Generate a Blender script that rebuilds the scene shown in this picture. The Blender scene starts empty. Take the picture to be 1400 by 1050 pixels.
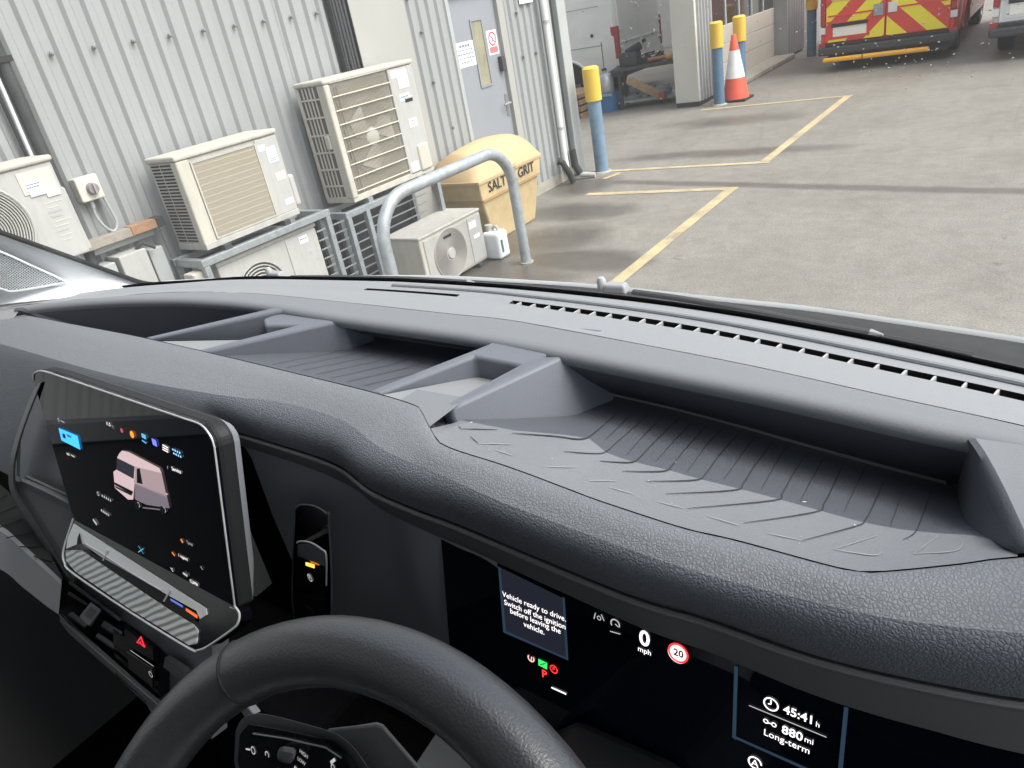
import bpy, bmesh, math, random
import numpy as np
from mathutils import Vector, Matrix
random.seed(7)
S = bpy.context.scene
COL = S.collection
PI = math.pi

# ------------------------------------------------------------------ camera
FPX = 1012.88445
PITCH, ROLL, YAW = 0.46083218, -0.19506601, -0.67719589
EYE = np.array([0.0, 0.0, 1.9])
_cy, _sy, _cp, _sp = math.cos(YAW), math.sin(YAW), math.cos(PITCH), math.sin(PITCH)
D = np.array([_sy*_cp, _cy*_cp, -_sp]); _r0 = np.array([_cy, -_sy, 0.0]); _u0 = np.cross(_r0, D)
RT = math.cos(ROLL)*_r0 + math.sin(ROLL)*_u0
UP = -math.sin(ROLL)*_r0 + math.cos(ROLL)*_u0
cam_d = bpy.data.cameras.new('camera'); cam = bpy.data.objects.new('camera', cam_d); COL.objects.link(cam)
cam_d.sensor_width = 36.0; cam_d.lens = 36.0*FPX/1400.0; cam_d.clip_start = 0.02; cam_d.clip_end = 3000
M = Matrix(((RT[0], UP[0], -D[0], EYE[0]), (RT[1], UP[1], -D[1], EYE[1]), (RT[2], UP[2], -D[2], EYE[2]), (0, 0, 0, 1)))
cam.matrix_world = M
S.camera = cam

# ------------------------------------------------------------------ sky, sun, exposure
SUN_EL, SUN_AZ = 53.0, 76.0          # azimuth measured clockwise from +y (the way the van points)
w = bpy.data.worlds.new('World'); S.world = w; w.use_nodes = True
nt = w.node_tree; nt.nodes.clear()
sky = nt.nodes.new('ShaderNodeTexSky'); sky.sky_type = 'NISHITA'; sky.sun_disc = False
sky.sun_elevation = math.radians(SUN_EL); sky.sun_rotation = math.radians(SUN_AZ)
sky.air_density = 1.0; sky.dust_density = 4.0; sky.ozone_density = 1.0
hs = nt.nodes.new('ShaderNodeHueSaturation'); hs.inputs['Saturation'].default_value = 0.42
bgn = nt.nodes.new('ShaderNodeBackground'); bgn.inputs['Strength'].default_value = 0.15
wo = nt.nodes.new('ShaderNodeOutputWorld')
nt.links.new(sky.outputs[0], hs.inputs['Color']); nt.links.new(hs.outputs[0], bgn.inputs['Color']); nt.links.new(bgn.outputs[0], wo.inputs['Surface'])
sl = bpy.data.lights.new('sun', 'SUN'); sl.energy = 0.9; sl.angle = math.radians(38); sl.color = (1, .96, .9)
so = bpy.data.objects.new('sun', sl); COL.objects.link(so)
_e, _a = math.radians(SUN_EL), math.radians(SUN_AZ)
_to = Vector((math.sin(_a)*math.cos(_e), math.cos(_a)*math.cos(_e), math.sin(_e)))
so.rotation_euler = _to.to_track_quat('Z', 'Y').to_euler(); so.location = (3, -3, 12)
S.view_settings.view_transform = 'Standard'; S.view_settings.look = 'None'; S.view_settings.gamma = 1
S.view_settings.use_curve_mapping = False
S.view_settings.exposure = 1.25
S.cycles.use_denoising = True
S.cycles.max_bounces = 10; S.cycles.diffuse_bounces = 5; S.cycles.glossy_bounces = 4; S.cycles.transparent_max_bounces = 12
S.cycles.sample_clamp_indirect = 6
S.cycles.caustics_reflective = False; S.cycles.caustics_refractive = False

# ------------------------------------------------------------------ pixel helpers (directions of the photograph's pixels)
def ray(x, y): return D + (x-700)/FPX*RT - (y-525)/FPX*UP
def pz(x, y, z): v = ray(x, y); return EYE + v*(z-EYE[2])/v[2]
def pX(x, y, X): v = ray(x, y); return EYE + v*(X-EYE[0])/v[0]
def pY(x, y, Y): v = ray(x, y); return EYE + v*(Y-EYE[1])/v[1]
def proj(P): v = np.array(P)-EYE; q = v@D; return np.array([700+FPX*(v@RT)/q, 525-FPX*(v@UP)/q])
class Plane:
    def __init__(s, o, e1, e2):
        s.o = np.array(o, float); s.e1 = np.array(e1, float); s.e1 /= np.linalg.norm(s.e1)
        e2 = np.array(e2, float); e2 = e2-(e2@s.e1)*s.e1; s.e2 = e2/np.linalg.norm(e2); s.n = np.cross(s.e1, s.e2)
    def at(s, x, y, off=0.0):
        v = ray(x, y); o = s.o + s.n*off; return EYE + v*(((o-EYE)@s.n)/(v@s.n))
    def uv(s, u, v, off=0.0): return s.o + s.e1*u + s.e2*v + s.n*off
    def ppm(s, P): return np.linalg.norm(proj(P+s.e2*.005)-proj(P))/.005

# ------------------------------------------------------------------ materials
MATS = {}
def mat(name, col, rough=.5, metal=0., spec=.5, var=0., vscale=8., bump=0., bscale=300., btype='noise', emit=None, estr=1., coat=0., var2=None, stretch=None, rvar=0.):
    if name in MATS: return MATS[name]
    m = bpy.data.materials.new(name); m.use_nodes = True; n = m.node_tree; b = n.nodes['Principled BSDF']
    b.inputs['Base Color'].default_value = (*col, 1); b.inputs['Roughness'].default_value = rough; b.inputs['Metallic'].default_value = metal
    b.inputs['Specular IOR Level'].default_value = spec
    if coat: b.inputs['Coat Weight'].default_value = coat; b.inputs['Coat Roughness'].default_value = .08
    if emit is not None:
        b.inputs['Emission Color'].default_value = (*emit, 1); b.inputs['Emission Strength'].default_value = estr
    if var or bump or rvar:
        tc = n.nodes.new('ShaderNodeTexCoord'); vec = tc.outputs['Object']
        if stretch:
            mp = n.nodes.new('ShaderNodeMapping'); mp.inputs['Scale'].default_value = stretch; n.links.new(vec, mp.inputs[0]); vec = mp.outputs[0]
    if var or rvar:
        t = n.nodes.new('ShaderNodeTexNoise'); t.inputs['Scale'].default_value = vscale; t.inputs['Detail'].default_value = 7; t.inputs['Roughness'].default_value = .65
        n.links.new(vec, t.inputs['Vector'])
        rp = n.nodes.new('ShaderNodeValToRGB'); rp.color_ramp.elements[0].position = .3; rp.color_ramp.elements[1].position = .7
        lo = var2 if var2 else tuple(c*(1-var) for c in col); hi = tuple(min(1, c*(1+var*.55)) for c in col)
        rp.color_ramp.elements[0].color = (*lo, 1); rp.color_ramp.elements[1].color = (*hi, 1)
        n.links.new(t.outputs['Fac'], rp.inputs[0])
        if var: n.links.new(rp.outputs[0], b.inputs['Base Color'])
        if rvar:
            mr = n.nodes.new('ShaderNodeMapRange'); mr.inputs['To Min'].default_value = max(.02, rough-rvar); mr.inputs['To Max'].default_value = min(1, rough+rvar)
            n.links.new(t.outputs['Fac'], mr.inputs[0]); n.links.new(mr.outputs[0], b.inputs['Roughness'])
    if bump:
        bp = n.nodes.new('ShaderNodeBump'); bp.inputs['Strength'].default_value = bump; bp.inputs['Distance'].default_value = .001
        if btype == 'leather':
            ns = n.nodes.new('ShaderNodeTexNoise'); ns.inputs['Scale'].default_value = bscale*.6; n.links.new(vec, ns.inputs['Vector'])
            mx = n.nodes.new('ShaderNodeMix'); mx.data_type = 'VECTOR'; mx.inputs['Factor'].default_value = .0016
            n.links.new(vec, mx.inputs[4]); n.links.new(ns.outputs['Color'], mx.inputs[5])
            vo = n.nodes.new('ShaderNodeTexVoronoi'); vo.feature = 'DISTANCE_TO_EDGE'; vo.inputs['Scale'].default_value = bscale; vo.inputs['Randomness'].default_value = 1
            n.links.new(mx.outputs[1], vo.inputs['Vector'])
            inv = n.nodes.new('ShaderNodeMapRange'); inv.interpolation_type = 'SMOOTHSTEP'; inv.inputs['From Max'].default_value = .26
            n.links.new(vo.outputs['Distance'], inv.inputs[0])
            fn = n.nodes.new('ShaderNodeTexNoise'); fn.inputs['Scale'].default_value = bscale*5; n.links.new(vec, fn.inputs['Vector'])
            ad = n.nodes.new('ShaderNodeMath'); ad.operation = 'MULTIPLY_ADD'; ad.inputs[1].default_value = .35; n.links.new(fn.outputs['Fac'], ad.inputs[0]); n.links.new(inv.outputs[0], ad.inputs[2])
            n.links.new(ad.outputs[0], bp.inputs['Height'])
            cm = n.nodes.new('ShaderNodeMix'); cm.data_type = 'RGBA'; n.links.new(inv.outputs[0], cm.inputs[0]); cm.inputs[6].default_value = (*[c*.80 for c in col], 1); cm.inputs[7].default_value = (*[c*1.04 for c in col], 1); n.links.new(cm.outputs[2], b.inputs['Base Color'])
        else:
            t2 = n.nodes.new('ShaderNodeTexNoise'); t2.inputs['Scale'].default_value = bscale; t2.inputs['Detail'].default_value = 3
            n.links.new(vec, t2.inputs['Vector']); n.links.new(t2.outputs['Fac'], bp.inputs['Height'])
        n.links.new(bp.outputs[0], b.inputs['Normal'])
    MATS[name] = m
    return m
def glass_mat(name, tint=(.96, .98, .97), rough=0.0, ior=1.45, glare=0.0):
    m = bpy.data.materials.new(name); m.use_nodes = True; n = m.node_tree; n.nodes.clear()
    o = n.nodes.new('ShaderNodeOutputMaterial'); t = n.nodes.new('ShaderNodeBsdfTransparent'); t.inputs[0].default_value = (*tint, 1)
    g = n.nodes.new('ShaderNodeBsdfGlossy'); g.inputs['Roughness'].default_value = rough
    lw = n.nodes.new('ShaderNodeLayerWeight'); pw = n.nodes.new('ShaderNodeMath'); pw.operation = 'POWER'; pw.inputs[1].default_value = 5
    fr = n.nodes.new('ShaderNodeMapRange'); f0 = ((ior-1)/(ior+1))**2*1.7; fr.inputs['To Min'].default_value = f0; fr.inputs['To Max'].default_value = .10     # thin pane, both faces
    n.links.new(lw.outputs['Facing'], pw.inputs[0]); n.links.new(pw.outputs[0], fr.inputs[0])
    mx = n.nodes.new('ShaderNodeMixShader'); n.links.new(fr.outputs[0], mx.inputs[0]); n.links.new(t.outputs[0], mx.inputs[1]); n.links.new(g.outputs[0], mx.inputs[2])
    last = mx
    if glare:  # translucent mix lays a milky glare over the view through the pane
        df = n.nodes.new('ShaderNodeBsdfTranslucent'); df.inputs[0].default_value = (.8, .8, .79, 1)
        m2 = n.nodes.new('ShaderNodeMixShader'); m2.inputs[0].default_value = glare
        n.links.new(mx.outputs[0], m2.inputs[1]); n.links.new(df.outputs[0], m2.inputs[2]); last = m2
    n.links.new(last.outputs[0], o.inputs[0]); MATS[name] = m
    return m

# ------------------------------------------------------------------ geometry collector
class G:
    def __init__(s): s.v = []; s.f = []
    def add(s, vs, fs):
        k = len(s.v); s.v += [tuple(float(c) for c in p) for p in vs]; s.f += [tuple(i+k for i in f) for f in fs]; return s
    def box(s, x0, x1, y0, y1, z0, z1):
        return s.add([(x0,y0,z0),(x1,y0,z0),(x1,y1,z0),(x0,y1,z0),(x0,y0,z1),(x1,y0,z1),(x1,y1,z1),(x0,y1,z1)],
                     [(3,2,1,0),(4,5,6,7),(0,1,5,4),(1,2,6,5),(2,3,7,6),(3,0,4,7)])
    def prism(s, poly, vec):
        n = len(poly); vec = np.array(vec, float); a = [np.array(p, float) for p in poly]; b = [p+vec for p in a]
        fs = [tuple(range(n))[::-1], tuple(range(n, 2*n))] + [(i, (i+1) % n, n+(i+1) % n, n+i) for i in range(n)]
        return s.add(a+b, fs)
    def loft2(s, a, b):                       # two outlines with caps
        n = len(a); return s.add(list(a)+list(b), [tuple(range(n))[::-1], tuple(range(n, 2*n))] + [(i, (i+1) % n, n+(i+1) % n, n+i) for i in range(n)])
    def poly(s, pts): return s.add(pts, [tuple(range(len(pts)))])
    def grid(s, rows, keep=None, closed=False):
        m = len(rows[0]); vs = [p for r in rows for p in r]; fs = []
        for i in range(len(rows)-1):
            for j in range(m if closed else m-1):
                if keep and not keep(i, j): continue
                j2 = (j+1) % m
                fs.append((i*m+j, i*m+j2, (i+1)*m+j2, (i+1)*m+j))
        return s.add(vs, fs)
    def tube(s, pts, r, n=10, closed=False, caps=True, flat=1.0):
        P = [np.array(p, float) for p in pts]; k = len(P); rows = []
        rr = r if hasattr(r, '__len__') else [r]*k
        prev = None
        for i in range(k):
            t = (P[(i+1) % k]-P[i-1]) if closed else (P[min(i+1, k-1)]-P[max(i-1, 0)])
            t = t/(np.linalg.norm(t)+1e-12)
            if prev is None:
                a = np.array([0, 0, 1.]) if abs(t[2]) < .9 else np.array([1., 0, 0])
            else: a = prev
            u = a-(a@t)*t; u /= np.linalg.norm(u); prev = u; vv = np.cross(t, u)
            rows.append([P[i]+rr[i]*(math.cos(q)*u+flat*math.sin(q)*vv) for q in [2*PI*j/n for j in range(n)]])
        if closed: rows.append(rows[0])
        s.grid(rows, closed=True)
        if caps and not closed:
            s.add(rows[0], [tuple(range(n))[::-1]]); s.add(rows[-1], [tuple(range(n))])
        return s
    def cyl(s, p0, p1, r, r1=None, n=16): return s.tube([p0, p1], [r, r if r1 is None else r1], n)
    def lathe(s, prof, c, n=24, axis=(0, 0, 1)):
        ax = np.array(axis, float); ax /= np.linalg.norm(ax); a = np.array([1., 0, 0]) if abs(ax[0]) < .9 else np.array([0, 1., 0])
        u = a-(a@ax)*ax; u /= np.linalg.norm(u); v = np.cross(ax, u); c = np.array(c, float)
        rows = [[c+ax*h+r*(math.cos(2*PI*j/n)*u+math.sin(2*PI*j/n)*v) for j in range(n)] for r, h in prof]
        return s.grid(rows, closed=True)

OFF = {}
def thing(name, label, cat, loc=(0, 0, 0), group=None):
    o = bpy.data.objects.new(name, None); COL.objects.link(o); o.location = loc; o['label'] = label; o['category'] = cat
    o.empty_display_size = .1
    if group: o['group'] = group
    OFF[o] = np.array(loc, float); return o
def tag(o, label=None, cat=None, group=None, kind=None):
    if label: o['label'] = label
    if cat: o['category'] = cat
    if group: o['group'] = group
    if kind: o['kind'] = kind
    return o
def part(name, g, m, parent=None, smooth=False, bev=0., seg=2, label=None, kind=None, loc=None, sharp=40, solid=0.):
    off = OFF.get(parent, np.zeros(3)) if parent is not None else (np.array(loc, float) if loc is not None else np.zeros(3))
    me = bpy.data.meshes.new(name)
    V = np.array(g.v, float)-off
    me.from_pydata([tuple(p) for p in V], [], g.f); me.validate()
    bm = bmesh.new(); bm.from_mesh(me); bmesh.ops.remove_doubles(bm, verts=bm.verts, dist=1e-6); bmesh.ops.recalc_face_normals(bm, faces=bm.faces); bm.to_mesh(me); bm.free()
    if smooth:
        me.polygons.foreach_set('use_smooth', [True]*len(me.polygons)); me.set_sharp_from_angle(angle=math.radians(sharp))
    me.materials.append(m)
    o = bpy.data.objects.new(name, me); COL.objects.link(o)
    if parent is not None: o.parent = parent
    elif loc is not None: o.location = loc
    OFF[o] = off
    if solid:
        md = o.modifiers.new('solid', 'SOLIDIFY'); md.thickness = solid; md.offset = 0
    if bev:
        md = o.modifiers.new('bevel', 'BEVEL'); md.width = bev; md.segments = seg; md.harden_normals = smooth; md.limit_method = 'ANGLE'; md.angle_limit = math.radians(35)
    if label: o['label'] = label
    if kind: o['kind'] = kind
    return o
_tc = {}
def text_mesh(s, bold=0.):
    k = (s, bold)
    if k in _tc: return _tc[k]
    cu = bpy.data.curves.new('t', 'FONT'); cu.body = s; cu.align_x = 'CENTER'; cu.align_y = 'CENTER'; cu.size = 1; cu.resolution_u = 3; cu.offset = bold
    cu.space_line = .95
    o = bpy.data.objects.new('t', cu); me = o.to_mesh()
    r = ([tuple(v.co) for v in me.vertices], [tuple(p.vertices) for p in me.polygons])
    o.to_mesh_clear(); bpy.data.objects.remove(o); bpy.data.curves.remove(cu); _tc[k] = r
    return r
def text(s, pl, P, cap, m, parent, off=.0006, bold=0., name='lettering', e1=None, e2=None):
    vs, fs = text_mesh(s, bold); g = G(); k = cap/.70; E1 = pl.e1 if e1 is None else np.array(e1); E2 = pl.e2 if e2 is None else np.array(e2)
    g.add([P + E1*v[0]*k + E2*v[1]*k + pl.n*off for v in vs], fs)
    return part(name, g, m, parent)
def smoothc(pts, n=8):
    P = [np.array(p, float) for p in pts]; out = []
    for i in range(len(P)-1):
        a, b, c, d = P[max(i-1, 0)], P[i], P[i+1], P[min(i+2, len(P)-1)]
        for j in range(n):
            t = j/n; out.append(.5*((2*b)+(-a+c)*t+(2*a-5*b+4*c-d)*t*t+(-a+3*b-3*c+d)*t**3))
    out.append(P[-1]); return out
def rrect(pl, x0, x1, y0, y1, r, off=0, n=5):
    out = []
    for cx, cy, a0 in ((x1-r, y1-r, 0), (x0+r, y1-r, 90), (x0+r, y0+r, 180), (x1-r, y0+r, 270)):
        for j in range(n+1):
            a = math.radians(a0+90*j/n); out.append(pl.uv(cx+r*math.cos(a), cy+r*math.sin(a), off))
    return out
# ================================================================== THE YARD
m_clad = mat('cladding', (.300, .312, .313), .55, .0, .4, var=.06, vscale=5, stretch=(1, 1.5, .18))
m_flash = mat('flashing', (.38, .40, .395), .45, 0, .5, var=.08, vscale=4)
m_plain = mat('plain_panel', (.36, .36, .335), .5, 0, .4, var=.07, vscale=2, stretch=(1, 1, .3))
m_door = mat('door_paint', (.255, .27, .295), .45, 0, .5, var=.05, vscale=3)
m_cream = mat('aged_cream', (.42, .412, .378), .55, 0, .35, var=.16, vscale=5, stretch=(3, 3, .8))
m_creamy = mat('yellowed_cream', (.49, .468, .402), .55, 0, .35, var=.14, vscale=5, stretch=(3, 3, .8))
m_white = mat('grey_white_paint', (.42, .418, .40), .5, 0, .4, var=.12, vscale=6, stretch=(3, 3, .7))
m_paper = mat('sticker', (.62, .66, .70), .4)
m_print = mat('print_grey', (.16, .18, .22), .6)
m_printl = mat('print_faint', (.38, .38, .37), .6)
m_red = mat('print_red', (.6, .06, .05), .5)
m_galv = mat('galvanised', (.33, .36, .375), .42, .45, .5, var=.22, vscale=30)
m_galvh = mat('galvanised_hoop', (.36, .39, .41), .45, .35, .5, var=.25, vscale=14)
m_dark = mat('dark_metal', (.045, .048, .05), .6, var=.3, vscale=20)
m_black = mat('black_rubber', (.015, .015, .016), .7)
m_grille = mat('coil_fins', (.30, .28, .23), .6, .2, var=.12, vscale=5)
m_fan = mat('fan_plastic', (.275, .258, .215), .6)
m_bin = mat('bin_plastic', (.50, .385, .21), .65, 0, .3, var=.20, vscale=5)
m_binl = mat('bin_lid', (.50, .365, .205), .6, 0, .3, var=.08, vscale=4)
m_blue = mat('bollard_blue', (.10, .18, .28), .5, var=.2, vscale=9)
m_bluel = mat('bollard_faded', (.16, .25, .34), .55, var=.3, vscale=7)
m_yel = mat('bollard_yellow', (.72, .47, .06), .5, var=.06, vscale=8)
m_cone = mat('cone_orange', (.74, .11, .06), .55, var=.1, vscale=12)
m_conew = mat('cone_sleeve', (.78, .76, .72), .4, var=.06, vscale=15)
m_vwhite = mat('van_white', (.68, .69, .68), .25, 0, .5, coat=.5, var=.05, vscale=3)
m_bvwhite = mat('lifted_van_white', (.84, .84, .82), .4, 0, .5, var=.07, vscale=3)  # white raised to make up for the weak light inside the bay
m_vred = mat('reflective_red', (.66, .05, .035), .35, coat=.3, var=.06, vscale=5)
m_vyel = mat('reflective_yellow', (.85, .72, .03), .35, coat=.3)
m_orange = mat('step_orange', (.85, .42, .03), .45)
m_tail = mat('tail_red', (.35, .008, .008), .15, coat=.8)
m_tailw = mat('tail_clear', (.7, .7, .68), .15, coat=.8)
m_plate = mat('plate_pale', (.82, .80, .72), .35)
m_tyre = mat('tyre', (.018, .018, .019), .75)
m_rim = mat('wheel_rim', (.28, .28, .28), .4, .6)
m_wglass = mat('dark_glass', (.02, .025, .025), .06, 0, .6, coat=.6)
m_wood = mat('old_wood', (.30, .19, .10), .7, var=.3, vscale=14, stretch=(1, .15, 1))
m_conc = mat('concrete_kerb', (.33, .31, .26), .8, var=.2, vscale=8)
m_inner = mat('bay_wall', (.55, .55, .53), .7, var=.1, vscale=2)

# --- ground: worn yard surface, damp and stained, procedural
def ground_mat():
    m = bpy.data.materials.new('yard_asphalt'); m.use_nodes = True; n = m.node_tree; b = n.nodes['Principled BSDF']; L = n.links
    tc = n.nodes.new('ShaderNodeTexCoord'); obj = tc.outputs['Object']
    def noise(sc, det=6, ro=.6, st=None):
        t = n.nodes.new('ShaderNodeTexNoise'); t.inputs['Scale'].default_value = sc; t.inputs['Detail'].default_value = det; t.inputs['Roughness'].default_value = ro
        if st:
            mp = n.nodes.new('ShaderNodeMapping'); mp.inputs['Scale'].default_value = st; L.new(obj, mp.inputs[0]); L.new(mp.outputs[0], t.inputs['Vector'])
        else: L.new(obj, t.inputs['Vector'])
        return t.outputs['Fac']
    def ramp(f, p0, c0, p1, c1):
        r = n.nodes.new('ShaderNodeValToRGB'); r.color_ramp.elements[0].position = p0; r.color_ramp.elements[1].position = p1
        r.color_ramp.elements[0].color = (*c0, 1); r.color_ramp.elements[1].color = (*c1, 1); L.new(f, r.inputs[0]); return r.outputs[0]
    def mathn(op, a, bb=None, clamp=False):
        q = n.nodes.new('ShaderNodeMath'); q.operation = op; q.use_clamp = clamp
        for i, s_ in enumerate((a, bb)):
            if s_ is None: continue
            if isinstance(s_, (int, float)): q.inputs[i].default_value = s_
            else: L.new(s_, q.inputs[i])
        return q.outputs[0]
    def mixc(f, a, bb, bt='MIX'):
        q = n.nodes.new('ShaderNodeMix'); q.data_type = 'RGBA'; q.blend_type = bt
        if isinstance(f, (int, float)): q.inputs[0].default_value = f
        else: L.new(f, q.inputs[0])
        L.new(a, q.inputs[6]); L.new(bb, q.inputs[7]); return q.outputs[2]
    base = ramp(noise(.45, 9, .62), .3, (.188, .179, .160), .72, (.236, .225, .203))
    mott = ramp(noise(7, 8, .72), .34, (.80, .79, .77), .66, (1.10, 1.09, 1.07)); col = mixc(.8, base, mott, 'MULTIPLY')
    agg = ramp(noise(75, 3, .6), .34, (.66, .66, .65), .66, (1.24, 1.23, 1.2)); col = mixc(.8, col, agg, 'MULTIPLY')
    stains = ramp(noise(1.1, 10, .74), .38, (.70, .68, .65), .54, (1, 1, 1)); col = mixc(.5, col, stains, 'MULTIPLY')
    spots = ramp(noise(3.4, 5, .6), .27, (.55, .54, .52), .33, (1, 1, 1)); col = mixc(.8, col, spots, 'MULTIPLY')
    vo = n.nodes.new('ShaderNodeTexVoronoi'); vo.feature = 'DISTANCE_TO_EDGE'; vo.inputs['Scale'].default_value = .21
    wp = n.nodes.new('ShaderNodeMix'); wp.data_type = 'VECTOR'; wp.inputs['Factor'].default_value = .10; nz = n.nodes.new('ShaderNodeTexNoise'); nz.inputs['Scale'].default_value = 1.6; nz.inputs['Detail'].default_value = 8
    L.new(obj, nz.inputs['Vector']); L.new(obj, wp.inputs[4]); L.new(nz.outputs['Color'], wp.inputs[5]); L.new(wp.outputs[1], vo.inputs['Vector'])
    crack = ramp(vo.outputs['Distance'], .0012, (.55, .54, .52), .0035, (1, 1, 1)); col = mixc(.22, col, crack, 'MULTIPLY')
    sep = n.nodes.new('ShaderNodeSeparateXYZ'); L.new(obj, sep.inputs[0]); X, Y = sep.outputs[0], sep.outputs[1]
    wob = mathn('MULTIPLY', mathn('SUBTRACT', noise(1.3, 4), .5), 1.5)
    # damp patches, each with its own outline
    wet = None
    for cx, cy, sx, sy, k in ((-3.95, 6.35, .75, .38, 1.), (-3.55, 5.55, .55, .5, 1.), (-3.05, 5.0, .75, .32, 1.1), (-4.1, 5.1, .5, .8, .9), (-4.3, 7.3, .5, .5, .8), (-3.2, 8.6, 1.6, .28, .7), (-3.8, 10.6, 1.2, .5, .6), (-3.6, 4.3, 1.0, .9, 1.)):
        dx = mathn('DIVIDE', mathn('SUBTRACT', X, cx), sx); dy = mathn('DIVIDE', mathn('SUBTRACT', Y, cy), sy)
        d2 = mathn('ADD', mathn('MULTIPLY', dx, dx), mathn('MULTIPLY', dy, dy))
        g_ = mathn('MULTIPLY', mathn('SUBTRACT', mathn('ADD', 1.0, wob), d2, ), k*1.3, True)
        wet = g_ if wet is None else mathn('MAXIMUM', wet, g_)
    # the dark filled trench that crosses the yard
    line = mathn('ABSOLUTE', mathn('ADD', mathn('SUBTRACT', Y, mathn('MULTIPLY', mathn('ADD', X, .15), -.185)), mathn('SUBTRACT', mathn('MULTIPLY', wob, .06), 6.75)))
    tr = mathn('MULTIPLY', mathn('SUBTRACT', .12, line), 14., True)
    wet = mathn('MULTIPLY', wet, .9); 
    dk = n.nodes.new('ShaderNodeRGB'); dk.outputs[0].default_value = (.40, .37, .34, 1)
    col2 = mixc(1.0, col, dk.outputs[0], 'MULTIPLY')
    fac = mathn('MAXIMUM', wet, mathn('MULTIPLY', tr, .8)); col = mixc(fac, col, col2)
    L.new(col, b.inputs['Base Color'])
    mr = n.nodes.new('ShaderNodeMapRange'); mr.inputs['To Min'].default_value = .72; mr.inputs['To Max'].default_value = .26; L.new(wet, mr.inputs[0]); L.new(mr.outputs[0], b.inputs['Roughness'])
    bp = n.nodes.new('ShaderNodeBump'); bp.inputs['Strength'].default_value = .5; bp.inputs['Distance'].default_value = .006; L.new(noise(90, 4, .6), bp.inputs['Height']); L.new(bp.outputs[0], b.inputs['Normal'])
    return m
tag(part('ground', G().poly([(-150, -150, 0), (150, -150, 0), (150, 200, 0), (-150, 200, 0)]), ground_mat()), kind='structure')

def paint_mat():
    m = bpy.data.materials.new('worn_yellow_paint'); m.use_nodes = True; n = m.node_tree; b = n.nodes['Principled BSDF']; L = n.links
    tc = n.nodes.new('ShaderNodeTexCoord'); t = n.nodes.new('ShaderNodeTexNoise'); t.inputs['Scale'].default_value = 3.1; t.inputs['Detail'].default_value = 12; t.inputs['Roughness'].default_value = .75
    L.new(tc.outputs['Object'], t.inputs['Vector']); r = n.nodes.new('ShaderNodeValToRGB'); e = r.color_ramp.elements
    e[0].position = .32; e[0].color = (.24, .205, .15, 1); e[1].position = .60; e[1].color = (.50, .40, .215, 1); L.new(t.outputs['Fac'], r.inputs[0]); L.new(r.outputs[0], b.inputs['Base Color'])
    b.inputs['Roughness'].default_value = .7
    return m
m_paint = paint_mat()
def line_marking(pts, wd):
    g = G(); P = [np.array(p, float) for p in pts]; L_, R_ = [], []
    for i, p in enumerate(P):
        t = P[min(i+1, len(P)-1)]-P[max(i-1, 0)]; t /= np.linalg.norm(t); nn = np.array([-t[1], t[0]])
        L_.append((p[0]+nn[0]*wd/2, p[1]+nn[1]*wd/2, .004)); R_.append((p[0]-nn[0]*wd/2, p[1]-nn[1]*wd/2, .004))
    g.grid([L_, R_]); tag(part('bay_marking', g, m_paint), kind='structure')
line_marking([(-2.52, 3.2), (-2.52, 6.995)], .105)
line_marking([(-2.462, 7.05), (-4.08, 6.97)], .10)
line_marking([(-2.52, 8.115), (-2.48, 11.72)], .10)
line_marking([(-2.46, 8.06), (-4.42, 7.97)], .09)
line_marking([(-2.42, 11.77), (-4.6, 11.66)], .09)
line_marking([(-4.2, 7.60), (-4.12, 7.86)], .07)

# --- the clad warehouse wall beside the van
wh = thing('warehouse', 'grey ribbed metal warehouse wall with a blue-grey door behind the air conditioners', 'building', (-4.9, 4, 0))
PITCHW = .1275
def clad_sheet(y0, y1, z0=.12, z1=4.6, x=-4.72, dep=.023, parent=wh, name='cladding_sheet', ph=0.):
    prof = []
    k0 = math.floor((y0-ph)/PITCHW)-1
    y = ph+k0*PITCHW
    while y < y1+PITCHW:
        for a, d in ((0, 0), (.42, 0), (.56, dep), (.86, dep)):
            prof.append((y+a*PITCHW, d))
        y += PITCHW
    ys = [p[0] for p in prof]; ds = [p[1] for p in prof]
    inside = [(yy, dd) for yy, dd in prof if y0 < yy < y1]
    inside = [(y0, float(np.interp(y0, ys, ds)))]+inside+[(y1, float(np.interp(y1, ys, ds)))]
    rows = [[(x+dd, yy, z) for yy, dd in inside] for z in (z0, z1)]
    return part(name, G().grid(rows), m_clad, parent)
PH = 2.10-.21*PITCHW
edges = [-3.0, -2.0, -1.0, 0.0, 1.0, 1.98, 3.0, 4.02, 4.50]
for a, b_ in zip(edges[:-1], edges[1:]): clad_sheet(a, b_, x=-4.72 + (.002 if edges.index(a) % 2 else 0), ph=PH)
clad_sheet(4.50, 4.70, ph=PH, x=-4.725)
clad_sheet(5.36, 5.965, ph=PH); clad_sheet(6.885, 7.56, ph=PH)
clad_sheet(5.965, 6.885, z0=2.16, ph=PH)
part('pilaster', G().box(-4.76, -4.655, 4.70, 5.355, .1, 4.6), m_plain, wh, bev=.006)
part('wall_core', G().box(-5.2, -4.78, -3.0, 7.95, 0, 4.6), m_inner, wh)
part('plinth', G().box(-4.78, -4.70, -3, 5.96, 0, .12), m_conc, wh); part('plinth', G().box(-4.78, -4.70, 6.89, 7.95, 0, .118), m_conc, wh)
part('corner_flashing', G().box(-4.76, -4.635, 7.80, 7.985, .02, 4.6), m_flash, wh, bev=.008)
part('flashing_strip', G().box(-4.74, -4.665, 7.565, 7.70, .1, 4.6), m_flash, wh, bev=.006)
part('gap_shade_strip', G().box(-4.74, -4.70, 7.70, 7.80, .1, 4.6), m_dark, wh)  # dark strip painted in for the shade between the two flashings
ggs = G(); sc0 = None
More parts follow.
